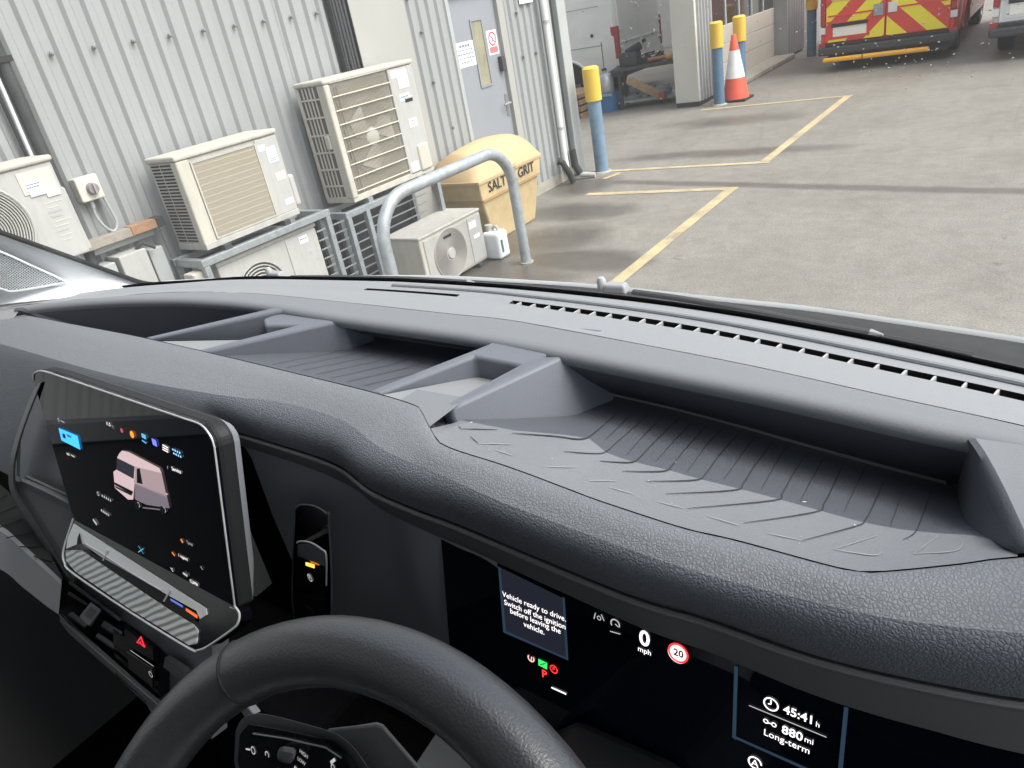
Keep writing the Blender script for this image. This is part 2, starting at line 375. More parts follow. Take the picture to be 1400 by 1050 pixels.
def screw(y, z, x=-4.70):
    global sc0
    if sc0 is None:
        sc0 = part('screw', G().lathe([(.0, .012), (.008, .011), (.0085, .005), (.0125, .004), (.0125, -.012)], tuple(wh.location), 10, (1, 0, 0)), mat('screw_head', (.22, .23, .23), .5, .3), wh)
        o = sc0
    else:
        o = sc0.copy(); COL.objects.link(o); o.parent = wh
    o.location = Vector((x+.004, y, z))-wh.location
for k in range(-2, 10): screw(2.10+k*.2555, 2.13)
for k in range(2): screw(5.46+k*.255, 2.13)
for y, z in ((5.58, 1.44), (5.56, 1.86), (7.1, 1.86), (7.1, 1.44), (7.36, 1.44), (5.72, 1.01)): screw(y, z)
# door
dr = part('door', G().box(-4.775, -4.742, 6.01, 6.775, .03, 2.1), m_door, wh, bev=.003)
for a, b_, c, d_ in ((5.962, 6.012, .02, 2.16), (6.773, 6.888, .02, 2.16), (6.012, 6.773, 2.1, 2.16)):
    part('door_frame', G().box(-4.77, -4.70, a, b_, c, d_), m_plain if a > 6.5 else m_flash, wh, bev=.004)
part('vision_panel', G().box(-4.745, -4.738, 6.345, 6.505, 1.28, 1.86), mat('vision_glass', (.30, .29, .20), .12, 0, .6, var=.3, vscale=5), dr)
for a in ((6.325, 6.343, 1.26, 1.88), (6.507, 6.525, 1.26, 1.88), (6.343, 6.507, 1.26, 1.278), (6.343, 6.507, 1.862, 1.88)):
    part('bead', G().box(-4.743, -4.731, *a), m_door, dr)
h = G().cyl((-4.74, 6.715, 1.05), (-4.685, 6.715, 1.05), .011); h.tube([(-4.69, 6.72, 1.05), (-4.685, 6.66, 1.05), (-4.688, 6.60, 1.048)], .0095, 8)
part('door_handle', h, mat('steel', (.55, .54, .5), .3, .9), dr, smooth=True)
part('handle_plate', G().box(-4.743, -4.735, 6.695, 6.735, .92, 1.14), mat('plate_steel', (.30, .30, .29), .4, .6), dr, bev=.003)
part('door_closer', G().box(-4.742, -4.69, 6.69, 6.745, 1.36, 1.50), m_dark, dr, bev=.006)
# downpipe and stubs
dp = G().tube([(-4.615, 7.50, 4.6), (-4.615, 7.50, .30), (-4.60, 7.49, .12), (-4.56, 7.48, .06)], .034, 12)
pipe = part('downpipe', dp, mat('white_pipe', (.66, .67, .66), .35), wh, smooth=True)
for z in (.62, 1.72, 2.9): part('pipe_clip', G().lathe([(.042, -.014), (.042, .014)], (-4.615, 7.5, z), 14), m_flash, pipe, smooth=True)
t = thing('pipe_stub', 'short black pipe bend sticking out of the ground beside the white downpipe', 'pipe', (-4.6, 7.40, 0))
part('bend', G().tube([(-4.62, 7.36, .28), (-4.58, 7.38, .26), (-4.53, 7.42, .12), (-4.51, 7.44, .02)], .036, 12), m_black, t, smooth=True)
part('collar', G().tube([(-4.625, 7.357, .285), (-4.605, 7.367, .275)], .046, 12), m_black, t, smooth=True)
t = thing('pipe_stub', 'black pipe bend with pale tip lying at the foot of the corner flashing', 'pipe', (-4.55, 7.66, 0))
part('bend', G().tube([(-4.60, 7.66, .34), (-4.585, 7.66, .16), (-4.53, 7.66, .06)], .04, 12), m_black, t, smooth=True)
part('pale_tip', G().tube([(-4.53, 7.66, .052), (-4.36, 7.70, .03)], [.034, .028], 12), m_white, t, smooth=True)

# --- wall mounted pieces
cb = thing('cable_tray', 'wide dark perforated cable tray running up the cladding above the tall air conditioner', 'cable tray', (-4.66, 4.6, 1.7))
gtr = G(); gtr.box(-4.69, -4.675, 4.51, 4.685, .9, 4.5); gtr.box(-4.69, -4.64, 4.505, 4.512, .9, 4.5); gtr.box(-4.69, -4.64, 4.684, 4.691, .9, 4.5)
part('tray', gtr, m_dark, cb)
for k in range(4): part('cable', G().tube([(-4.652+random.uniform(-.006, .004), 4.54+.036*k, z+.9) for z in np.linspace(0, 3.6, 14)], .014, 8), mat('lagging', (.05, .052, .055), .55, var=.35, vscale=60), cb, smooth=True)
cd = thing('conduit', 'black lagged pipe with a thin white cable climbing above the labelled air conditioner', 'pipe', (-4.66, 2.06, 1.6))
part('lagged_pipe', G().tube([(-4.655, 2.065, .9+i*.15) for i in range(25)], .033, 10), m_dark, cd, smooth=True)
part('white_cable', G().tube([(-4.66, 2.005+.004*math.sin(i), .9+i*.15) for i in range(25)], .011, 8), mat('white_cable', (.6, .61, .6), .4), cd, smooth=True)
part('thin_pipe', G().tube([(-4.67, 1.98, .9), (-4.67, 1.98, 4.5)], .010, 8), m_black, cd, smooth=True)
for z in (2.12, 3.0): part('clip', G().box(-4.69, -4.615, 1.96, 2.105, z, z+.03), m_black, cd)

iso = thing('isolator_switch', 'small cream isolator box with grey rotary knob on the ribbed wall', 'switch', (-4.66, 2.21, 1.33))
part('box', G().box(-4.69, -4.62, 2.145, 2.285, 1.335, 1.475), mat('isolator_cream', (.60, .57, .50), .5, var=.1, vscale=30), iso, bev=.008)
kn = part('knob', G().lathe([(0, .03), (.030, .028), (.036, 0)], (-4.62, 2.225, 1.40), 18, (1, 0, 0)), mat('knob_grey', (.22, .20, .21), .5), iso, smooth=True)
part('knob_bar', G().box(-4.592, -4.578, 2.219, 2.231, 1.373, 1.427), mat('knob_grey2', (.3, .27, .28), .5), kn)
part('gland', G().cyl((-4.655, 2.205, 1.335), (-4.655, 2.205, 1.29), .014, .012), m_flash, iso, smooth=True)
part('cable', G().tube(smoothc([(-4.655, 2.205, 1.30), (-4.655, 2.20, 1.25), (-4.65, 2.215, 1.18), (-4.65, 2.26, 1.13), (-4.65, 2.30, 1.17), (-4.655, 2.295, 1.27), (-4.66, 2.285, 1.36)], 5), .0085, 8), mat('cable_grey', (.36, .38, .39), .5), iso, smooth=True)

# --- outdoor air conditioning units
def bars(g, x, y0, y1, zs, r):
    for z in zs: g.box(x-r, x+r, y0, y1, z-r, z+r)
PLX = lambda x: Plane((x, 0, 0), (0, 1, 0), (0, 0, 1))
def sticker(par, x, y0, y1, z0, z1, rows=3, m=None, name='sticker', pr_=m_print, tilt=0.):
    s_ = part(name, G().box(x, x+.0012, y0, y1, z0, z1), m or m_paper, par)
    g = G(); hh = (z1-z0)/(rows+1)
    for k in range(rows):
        zc = z1-hh*(k+.85); ye = y0+(y1-y0)*(.92-.25*random.random())
        yy = y0+(y1-y0)*.07
        while yy < ye:
            wd = random.uniform(.05, .16)*(y1-y0); g.box(x+.0012, x+.0018, yy, min(yy+wd, ye), zc-hh*.2, zc+hh*.2); yy += wd+.03*(y1-y0)
    if rows: part('print', g, pr_, s_)
    return s_
XF, XB = -4.30, -4.60
# (1) low wide unit with slatted end and fine front grille
a = thing('air_conditioner', 'cream air conditioner with slotted end and fine rectangular front grille on steel beam', 'air conditioner', (-4.45, 3.0, .89))
y0, y1, z0, z1 = 2.60, 3.37, .895, 1.475
part('casing', G().box(XB, XF, y0, y1, z0+.02, z1-.03), m_cream, a, bev=.006)
part('lid', G().prism([(XB-.01, y0-.012, z1-.03), (XF+.016, y0-.012, z1-.03), (XF+.016, y1+.012, z1-.03), (XB-.01, y1+.012, z1-.03)], (0, 0, .034)), m_creamy, a, bev=.012, seg=3)
part('base_pan', G().box(XB, XF+.012, y0-.004, y1+.004, z0, z0+.04), m_cream, a, bev=.004)
part('corner_post', G().box(XF-.05, XF+.010, y0-.006, y0+.085, z0+.03, z1-.03), m_creamy, a, bev=.01)
for k in range(24):
    z = z0+.055+k*.0205
    for xa, xb in ((XB+.03, XB+.115), (XB+.13, XF-.06)):
        part('slot', G().box(xa, xb, y0-.003, y0+.02, z, z+.0095), m_black, a)
gp = part('grille_panel', G().box(XF-.01, XF+.004, y0+.10, y0+.575, z0+.055, z1-.065), m_grille, a)
g = G()
for k in range(72): yy = y0+.106+k*.0065; g.box(XF+.004, XF+.0105, yy, yy+.0028, z0+.058, z1-.068)
for k in range(12): zz = z0+.075+k*.038; g.box(XF+.003, XF+.009, y0+.102, y0+.573, zz, zz+.003)
tag(part('fine_grille', g, mat('grille_cream', (.52, .47, .38), .5), gp), kind='stuff')
for q in ((y0+.088, y0+.10, z0+.045, z1-.055), (y0+.575, y0+.587, z0+.045, z1-.055)): part('grille_frame', G().box(XF, XF+.014, *q), m_creamy, gp)
for q in ((z0+.043, z0+.055), (z1-.065, z1-.053)): part('grille_frame', G().box(XF, XF+.013, y0+.10, y0+.575, *q), m_cream, gp)
part('service_panel', G().box(XF, XF+.008, y0+.59, y1, z0+.04, z1-.04), m_white, a, bev=.004)
part('valve_cover', G().box(XF-.12, XF+.006, y1, y1+.055, z0+.05, z0+.27), m_white, a, bev=.02, seg=3)
sticker(a, XF+.0085, y0+.60, y0+.66, 1.36, 1.40, 0); sticker(a, XF+.0085, y0+.655, y0+.735, 1.27, 1.375, 0, mat('sticker_blue', (.62, .72, .78), .4)); sticker(a, XF+.0105, y0+.665, y0+.735, 1.275, 1.31, 2)
sticker(a, XF+.0085, y0+.67, y0+.755, 1.15, 1.205, 0, mat('emboss', (.55, .54, .49), .5)); sticker(a, XF+.0085, y0+.685, y0+.755, .985, 1.02, 2, mat('sticker_w', (.85, .86, .86), .4), pr_=m_printl)
# (2) tall unit
b2 = thing('air_conditioner', 'tall cream air conditioner with horizontal wire guard and open louvred end beside the pilaster', 'air conditioner', (-4.45, 4.4, .81))
y0, y1, z0, z1 = 3.905, 4.87, .815, 1.69
cs = part('casing', G().box(XB, XF-.012, y0+.012, y1, z0+.015, z1-.03), m_cream, b2, bev=.006)
part('lid', G().box(XB-.01, XF+.016, y0-.012, y1+.012, z1-.032, z1+.004), m_creamy, b2, bev=.014, seg=3)
part('base_pan', G().box(XB, XF+.006, y0-.002, y1, z0, z0+.045), m_creamy, b2, bev=.004)
part('corner_post', G().box(XF-.075, XF+.012, y0-.006, y0+.05, z0+.03, z1-.032), m_creamy, b2, bev=.012, seg=3)
part('corner_post', G().box(XB-.002, XB+.03, y0-.005, y0+.02, z0+.03, z1-.032), m_creamy, b2, bev=.004)
part('end_coil', G().box(XB+.03, XF-.07, y0+.001, y0+.011, z0+.045, z1-.04), mat('dark_coil', (.10, .095, .085), .6), b2)
for k in range(4):
    xx = XB+.062+k*.038
    part('end_bar', G().box(xx, xx+.013, y0-.004, y0+.008, z0+.04, z1-.035), m_creamy, b2)
for k in range(6):
    zz = z0+.125+k*.125
    part('end_rail', G().box(XB+.03, XF-.07, y0-.008, y0+.004, zz, zz+.012), m_creamy, b2)
part('handle_boss', G().box(XF-.125, XF-.075, y0-.016, y0+.01, z0+.40, z0+.50), m_creamy, b2, bev=.008)
gp = part('grille_panel', G().box(XF-.02, XF-.008, y0+.055, y0+.665, z0+.045, z1-.05), m_grille, b2)
fc = (XF-.004, y0+.36, z0+.41)
fan = part('fan', G().lathe([(0, .001), (.255, .001), (.27, .003), (.285, -.002)], fc, 40, (1, 0, 0)), m_fan, b2, smooth=True)
for k in range(3):
    q = [math.radians(120*k+aa) for aa in (0, 25, 50, 62)]
    pts = [(fc[0]+.003, fc[1]+.07*math.cos(q[0]), fc[2]+.07*math.sin(q[0])), (fc[0]+.005, fc[1]+.25*math.cos(q[0]-.3), fc[2]+.25*math.sin(q[0]-.3)), (fc[0]+.004, fc[1]+.25*math.cos(q[1]), fc[2]+.25*math.sin(q[1])), (fc[0]+.002, fc[1]+.18*math.cos(q[2]), fc[2]+.18*math.sin(q[2])), (fc[0]+.002, fc[1]+.07*math.cos(q[3]), fc[2]+.07*math.sin(q[3]))]
    part('blade', G().prism(pts, (.002, 0, 0)), mat('blade', (.31, .292, .245), .5), fan)
part('hub', G().lathe([(0, .016), (.05, .014), (.075, .002)], fc, 24, (1, 0, 0)), mat('hub', (.36, .345, .30), .5), fan, smooth=True)
g = G()
for k in range(46): yy = y0+.06+k*.0132; g.box(XF+.001, XF+.004, yy, yy+.0018, z0+.05, z1-.055)
tag(part('fine_grille', g, m_grille, b2), kind='stuff')
for k in range(9): zz = z0+.075+k*.0965; part('guard_wire', G().tube([(XF+.008, y0+.052, zz), (XF+.010, y0+.36, zz), (XF+.008, y0+.668, zz)], .0045, 6), mat('guard_wire', (.62, .58, .47), .45), b2)
for yy in (y0+.062, y0+.09, y0+.118): part('guard_upright', G().tube([(XF+.004, yy, z0+.05), (XF+.004, yy, z1-.055)], .003, 6), m_grille, b2)
part('service_panel', G().box(XF-.015, XF+.006, y0+.672, y1, z0+.03, z1-.035), m_white, b2, bev=.005)
part('valve_cover', G().box(XF-.01, XF+.022, y1-.155, y1-.02, z0+.03, z0+.24), m_creamy, b2, bev=.03, seg=4)
part('grip_recess', G().box(XF+.004, XF+.008, y1-.165, y1-.075, z0+.575, z0+.60), m_black, b2)
part('grip_lip', G().box(XF+.004, XF+.016, y1-.17, y1-.07, z0+.60, z0+.615), m_white, b2, bev=.003)
sticker(b2, XF+.0065, y0+.70, y0+.79, 1.585, 1.64, 0); sticker(b2, XF+.0078, y0+.765, y0+.885, 1.50, 1.635, 0, mat('sticker_l', (.74, .77, .84), .4)); sticker(b2, XF+.0065, y0+.745, y0+.865, 1.405, 1.46, 1, mat('sticker_blue', (.6, .7, .75)))
sticker(b2, XF+.0065, y0+.79, y0+.88, 1.20, 1.265, 2, mat('sticker_w', (.85, .86, .86))); sticker(b2, XF+.0065, y0+.70, y0+.79, .86, .94, 0, mat('emboss2', (.70, .68, .62), .5))
part('foot', G().box(XB+.02, XF+.03, y0+.12, y0+.17, z0-.035, z0), m_galv, b2); part('foot', G().box(XB+.02, XF+.03, y1-.22, y1-.17, z0-.035, z0), m_galv, b2)
# (3) labelled unit at the pillar
c = thing('air_conditioner', 'pale air conditioner with round ringed fan guard and two paper labels under the lagged pipe', 'air conditioner', (-4.45, 1.5, 1.12))
y0, y1, z0, z1 = 1.06, 1.925, 1.125, 1.655
part('casing', G().box(XB, XF, y0, y1, z0, z1-.03), m_white, c, bev=.012, seg=3)
part('lid', G().box(XB-.01, XF+.014, y0-.01, y1+.01, z1-.032, z1), m_creamy, c, bev=.013, seg=3)
fc = (XF+.002, 1.475, 1.37)
part('fan_recess', G().lathe([(0, .0), (.232, .001)], fc, 40, (1, 0, 0)), m_dark, c)
for k in range(15): 
    r = .232-.0135*k
    part('guard_ring', G().tube([(XF+.008, fc[1]+r*math.cos(q), fc[2]+r*math.sin(q)) for q in np.linspace(0, 2*PI, 48)[:-1]], .0042 if k else .008, 6, closed=True), m_cream, c, smooth=True)
part('hub', G().lathe([(0, .014), (.04, .012), (.05, 0)], fc, 20, (1, 0, 0)), m_white, c, smooth=True)
part('valve_cover', G().prism([(XF-.01, y1-.012, 1.50), (XF-.01, y1+.018, 1.475), (XF-.01, y1+.022, z0+.01), (XF-.01, y1-.012, z0+.01)], (-.2, 0, 0)), m_white, c, bev=.008)
part('top_band', G().box(XF, XF+.004, y1-.195, y1-.02, 1.49, 1.60), mat('band_cream', (.54, .52, .46), .5), c)  # paler cream band on the upper front
sticker(c, XF+.005, 1.745, 1.835, 1.505, 1.548, 2); sticker(c, XF+.005, 1.835, 1.905, 1.455, 1.49, 2, mat('sticker_w', (.85, .86, .86)), pr_=m_printl)
sticker(c, XF+.0045, 1.755, 1.885, 1.475, 1.512, 0, mat('sticker_blue2', (.50, .56, .60), .5))
for k in range(9): 
    zz = 1.425-.025*k; part('embossed_line', G().box(XF, XF+.0015, 1.80+random.uniform(0, .02), 1.86+random.uniform(0, .045), zz, zz+(.014 if k in (2, 3) else .004)), m_printl if k in (2, 3, 6) else mat('emboss', (.55, .54, .49)), c)
# (4) unit below the beam
e = thing('air_conditioner', 'plain pale air conditioner standing under the steel beam below the slotted unit', 'air conditioner', (-4.45, 3.0, .22))
y0, y1, z0, z1 = 2.62, 3.465, .22, .80
part('casing', G().box(XB, XF, y0, y1, z0, z1-.025), m_white, e, bev=.01)
part('lid', G().box(XB-.01, XF+.014, y0-.01, y1+.01, z1-.028, z1+.003), m_cream, e, bev=.01)
part('service_panel', G().box(XF, XF+.006, y0+.56, y1, z0+.03, z1-.04), m_white, e, bev=.003)
sticker(e, XF+.0065, 3.30, 3.375, .695, .745, 1, mat('sticker_w', (.85, .86, .86))); sticker(e, XF+.0065, 3.36, 3.44, .60, .62, 1, m_white, pr_=m_printl); sticker(e, XF+.0065, 3.40, 3.44, .545, .56, 1, m_white, pr_=m_printl)
fc = (XF+.002, 2.90, .5); part('fan_recess', G().lathe([(0, 0), (.2, .001)], fc, 32, (1, 0, 0)), m_dark, e)
for k in range(8): part('guard_ring', G().tube([(XF+.006, fc[1]+(.2-.022*k)*math.cos(q), fc[2]+(.2-.022*k)*math.sin(q)) for q in np.linspace(0, 2*PI, 40)[:-1]], .005, 6, closed=True), m_cream, e, smooth=True)
part('foot', G().box(XB+.02, XF+.04, y0+.1, y0+.16, 0, z0), m_conc, e); part('foot', G().box(XB+.02, XF+.04, y1-.16, y1-.1, 0, z0), m_conc, e)
# (5) unit on the ground inside the hoop
f5 = thing('air_conditioner', 'small cream air conditioner on the ground with round grey fan guard behind the hoop barrier', 'air conditioner', (-4.12, 4.5, 0))
xa, xb, y0, y1, z0, z1 = -4.31, -3.93, 4.10, 4.90, .03, .475
part('casing', G().box(xa, xb, y0, y1, z0, z1-.02), m_creamy, f5, bev=.012, seg=3)
part('lid', G().box(xa-.006, xb+.008, y0-.006, y1+.006, z1-.025, z1), m_cream, f5, bev=.010, seg=3)
part('front_panel', G().box(xb, xb+.008, y0+.04, y0+.60, z0+.02, z1-.04), m_cream, f5, bev=.004)
fc = (xb+.008, 4.43, .24)
gd = part('fan_guard', G().lathe([(0, .004), (.19, .004), (.205, .010), (.212, 0)], fc, 44, (1, 0, 0)), mat('guard_grey', (.34, .325, .30), .5), f5, smooth=True)
for k in range(10): part('guard_ring', G().tube([(xb+.014, fc[1]+(.195-.0145*k)*math.cos(q), fc[2]+(.195-.0145*k)*math.sin(q)) for q in np.linspace(0, 2*PI, 44)[:-1]], .0032, 6, closed=True), mat('guard_ring', (.25, .24, .22), .5), gd, smooth=True)
part('hub_disc', G().lathe([(0, .016), (.04, .015), (.047, .006)], fc, 24, (1, 0, 0)), m_white, gd, smooth=True)
part('vent_patch', G().box(xb+.013, xb+.018, 4.37, 4.47, .375, .395), m_black, gd)
part('service_panel', G().box(xb, xb+.007, y0+.61, y1-.01, z0+.02, z1-.04), m_white, f5, bev=.004)
sticker(f5, xb+.0075, y0+.62, y0+.72, .34, .40, 0, mat('sticker_g', (.70, .70, .68))); sticker(f5, xb+.0075, y0+.66, y0+.74, .25, .28, 0, mat('sticker_w', (.85, .86, .86)))
for yy in (y0+.1, y1-.16): part('foot', G().box(xa+.02, xb+.03, yy, yy+.06, 0, z0+.005), m_dark, f5)
# --- steel stands
st = thing('steel_stand', 'galvanised beam stand on posts carrying the slotted air conditioner', 'stand', (-4.4, 3.05, 0))
part('beam', G().box(-4.29, -4.245, 2.50, 3.60, .815, .862), m_galv, st, bev=.004); part('beam', G().box(-4.60, -4.555, 2.50, 3.60, .815, .862), m_galv, st, bev=.004)
for yy in (2.505, 3.552):
    part('cross_member', G().box(-4.555, -4.29, yy, yy+.045, .812, .858), m_galv, st)
    for xx in (-4.288, -4.598): part('post', G().box(xx, xx+.041, yy+.001, yy+.043, 0, .814), m_galv, st, bev=.003)
for yy in (2.70, 3.20): part('bracket', G().box(-4.6, -4.255, yy, yy+.05, .862, .896), m_dark, st)
st = thing('steel_stand', 'galvanised post stand with wire shelving under the tall air conditioner', 'stand', (-4.4, 4.4, 0))
for xx in (-4.292, -4.612):
    part('beam', G().box(xx, xx+.045, 3.74, 4.95, .738, .782), m_galv, st, bev=.004)
    for yy in (3.75, 3.95, 4.82): part('post', G().box(xx+.002, xx+.043, yy, yy+.042, 0, .74), m_galv, st, bev=.003)
for yy in (3.75, 4.32, 4.9): part('cross_member', G().box(-4.567, -4.292, yy, yy+.04, .735, .779), m_galv, st)
for k in range(10): part('shelf_wire', G().box(-4.46, -4.452, 3.60, 4.86, .05+k*.07, .06+k*.07), mat('wire_pale', (.42, .45, .46), .4, .4), st)
part('back_sheet', G().box(-4.655, -4.648, 3.58, 4.9, .02, .74), m_dark, st)
# bracket corner by the pillar
br = thing('wall_bracket', 'pale metal wall bracket carrying the labelled air conditioner', 'bracket', (-4.5, 2.0, 1.05))
part('arm', G().box(-4.70, -4.28, 1.80, 1.84, 1.075, 1.123), m_galv, br); part('arm', G().box(-4.70, -4.28, 1.16, 1.20, 1.075, 1.123), m_galv, br)
part('rail', G().box(-4.69, -4.65, 1.05, 2.5, 1.03, 1.075), m_flash, br)
part('brace', G().prism([(-4.31, 1.802, 1.075), (-4.35, 1.802, 1.075), (-4.69, 1.802, .80), (-4.69, 1.802, .86)], (0, .036, 0)), m_galv, br)
bt = thing('timber_batten', 'old brown timber batten with dark end lying on the rail under the labelled unit', 'timber', (-4.6, 2.2, 1.08))
part('batten', G().box(-4.66, -4.58, 1.96, 2.33, 1.076, 1.13), mat('grey_timber', (.30, .27, .23), .7, var=.2, vscale=20), bt, bev=.003)
part('bare_end', G().box(-4.658, -4.575, 2.33, 2.50, 1.078, 1.134), mat('orange_timber', (.34, .195, .115), .7, var=.3, vscale=25), bt, bev=.003); part('end_cap', G().box(-4.66, -4.57, 2.50, 2.555, 1.075, 1.137), m_dark, bt, bev=.004)
tk = thing('cable_trunking', 'pale trunking boxes against the wall beneath the timber batten', 'trunking', (-4.6, 2.2, .5))
part('trunk', G().box(-4.69, -4.54, 1.9, 2.14, .2, .98), m_flash, tk, bev=.006); part('trunk', G().box(-4.69, -4.52, 2.16, 2.34, .2, 1.0), m_white, tk, bev=.006); part('trunk', G().box(-4.69, -4.56, 2.37, 2.47, .2, .97), m_flash, tk, bev=.006)
part('hook', G().tube([(-4.56, 2.30, 1.0), (-4.53, 2.34, 1.03), (-4.52, 2.40, .98)], .011, 8), m_dark, tk)
jb = thing('junction_box', 'small cream junction box against the wall by the end of the steel beam', 'box', (-4.5, 2.53, .72))
part('box', G().box(-4.40, -4.30, 2.44, 2.56, .70, .79), m_creamy, jb, bev=.006); part('lid', G().box(-4.30, -4.292, 2.445, 2.555, .705, .785), m_creamy, jb)

# --- grit bin
bn = thing('grit_bin', 'yellow plastic grit bin lettered SALT GRIT with domed lid against the wall', 'grit bin', (-4.4, 5.7, 0))
def ring(x0, x1, y0, y1, z): return [(x0, y0, z), (x1, y0, z), (x1, y1, z), (x0, y1, z)]
part('tub', G().grid([ring(-4.60, -4.19, 5.38, 6.10, 0), ring(-4.66, -4.14, 5.24, 6.20, .44)], closed=True).add(ring(-4.60, -4.19, 5.38, 6.10, 0), [(0, 1, 2, 3)]), m_bin, bn, bev=.02, seg=3)
part('rim', G().grid([ring(-4.675, -4.125, 5.225, 6.215, .43), ring(-4.685, -4.115, 5.20, 6.235, .60)], closed=True).poly(ring(-4.685, -4.115, 5.20, 6.235, .60)).poly(ring(-4.675, -4.125, 5.225, 6.215, .43)), m_bin, bn, bev=.012, seg=3)
rows = []
for i in range(13):
    q = i/12; yy = 5.195+(6.24-5.195)*q
    prof = []
    for j in range(11):
        s_ = j/10; xx = -4.69+(4.69-4.108)*s_
        hgt = .605+.045+.235*math.sin(PI*min(1, max(0, .08+.86*s_)))**.8*min(1, .35+.65*math.sin(PI*(.12+.76*q))**.6)
        if i in (0, 12): hgt = .605
        if j == 0: hgt = max(.605, hgt-.10)
        if j == 10: hgt = .612
        prof.append((xx, yy if i not in (0, 12) else yy, hgt))
    rows.append(prof)
lid = part('lid', G().grid(rows), m_binl, bn, smooth=True, sharp=60)
part('lid_skirt', G().grid([ring(-4.69, -4.106, 5.19, 6.245, .585), ring(-4.692, -4.104, 5.186, 6.25, .615)], closed=True).poly(ring(-4.692, -4.104, 5.186, 6.25, .615)), m_binl, bn, bev=.006)
part('lid_handle', G().box(-4.13, -4.085, 5.60, 5.78, .60, .655), m_binl, lid, bev=.015, seg=3)
plb = Plane((-4.117, 5.7, .52), (0, 1, 0), (.06, 0, 1)); plb.n = np.array([1., 0, 0])
text('SALT', plb, np.array([-4.117, 5.47, .525]), .09, m_black, bn, .004, .01); text('GRIT', plb, np.array([-4.117, 5.96, .525]), .09, m_black, bn, .004, .01)
part('panel_line', G().box(-4.128, -4.120, 5.24, 6.2, .425, .432), mat('bin_groove', (.45, .28, .10), .7), bn)
# --- hoop barrier
hp = thing('hoop_barrier', 'galvanised steel hoop barrier standing in front of the grit bin', 'barrier', (-3.53, 4.1, 0))
pts = [(-3.53, 3.36, 0), (-3.53, 3.36, .35), (-3.53, 3.36, .66)]
for q in np.linspace(180, 90, 9): pts.append((-3.53, 3.36+.30+.30*math.cos(math.radians(q)), .66+.30*math.sin(math.radians(q))))
for q in np.linspace(90, 0, 9): pts.append((-3.53, 4.90-.30+.30*math.cos(math.radians(q)), .66+.30*math.sin(math.radians(q))))
pts += [(-3.53, 4.90, .35), (-3.53, 4.90, 0)]
part('tube', G().tube(pts, .043, 18), m_galvh, hp, smooth=True)
for yy in (3.36, 4.90): part('base_collar', G().lathe([(.06, 0), (.06, .012), (.046, .014)], (-3.53, yy, 0), 18), m_conc, hp, smooth=True)
# --- white canister
cn = thing('plastic_canister', 'white plastic canister standing on the ground beside the small air conditioner', 'canister', (-3.9, 4.99, 0))
part('body', G().box(-3.99, -3.81, 4.93, 5.09, 0, .24), mat('canister', (.66, .69, .70), .4), cn, bev=.03, seg=4)
part('neck', G().lathe([(.028, .235), (.028, .27), (.032, .272), (.032, .295), (0, .297)], (-3.94, 5.0, 0), 16), m_white, cn, smooth=True)
part('label_strip', G().box(-3.812, -3.806, 4.965, 4.99, .06, .17), mat('green_label', (.06, .14, .10), .5), cn)
part('handle', G().tube(smoothc([(-3.86, 5.02, .235), (-3.87, 5.02, .27), (-3.90, 5.02, .27), (-3.915, 5.02, .235)], 4), .012, 8), m_white, cn, smooth=True)
# --- signs on the door
sg = thing('notice_sign', 'white paper notice with lines of print stuck on the grey door', 'sign', (-4.741, 6.17, 1.48))
part('sheet', G().box(-4.7412, -4.7395, 6.03, 6.325, 1.485, 1.705), mat('sign_white', (.85, .87, .88), .5), sg)
g = G()
for k, (wd, hh) in enumerate(((.16, .022), (.22, .013), (.25, .013), (.21, .013), (.17, .013))):
    zc = 1.67-.036*k; yy = 6.178-wd/2
    while yy < 6.178+wd/2: q = random.uniform(.015, .04); g.box(-4.7395, -4.7388, yy, yy+q, zc-hh/2, zc+hh/2); yy += q+.008
part('print', g, m_print, sg)
sg = thing('prohibition_sign', 'white safety sign with red crossed circle above the door closer', 'sign', (-4.741, 6.65, 1.53))
part('sheet', G().box(-4.7412, -4.7395, 6.565, 6.735, 1.53, 1.752), mat('sign_white', (.85, .87, .88), .5), sg)
part('red_circle', G().tube([(-4.739, 6.65+.058*math.cos(q), 1.675+.058*math.sin(q)) for q in np.linspace(0, 2*PI, 28)[:-1]], .007, 6, closed=True, flat=1), m_red, sg)
part('red_slash', G().prism([(-4.739, 6.605, 1.71), (-4.739, 6.613, 1.717), (-4.739, 6.695, 1.64), (-4.739, 6.687, 1.633)], (.001, 0, 0)), m_red, sg)
part('black_symbol', G().prism([(-4.7394, 6.645, 1.645), (-4.7394, 6.667, 1.645), (-4.7394, 6.660, 1.70), (-4.7394, 6.648, 1.70)], (.0006, 0, 0)), m_print, sg)
part('red_block', G().box(-4.7395, -4.7385, 6.58, 6.722, 1.545, 1.602), mat('pale_red', (.62, .16, .17), .5), sg)
sg = thing('wall_sign', 'plain white sign plate fixed high on the cladding beside the downpipe', 'sign', (-4.68, 7.3, 1.9))
part('plate', G().box(-4.685, -4.679, 7.15, 7.40, 1.93, 2.2), mat('sign_white', (.85, .87, .88), .5), sg)
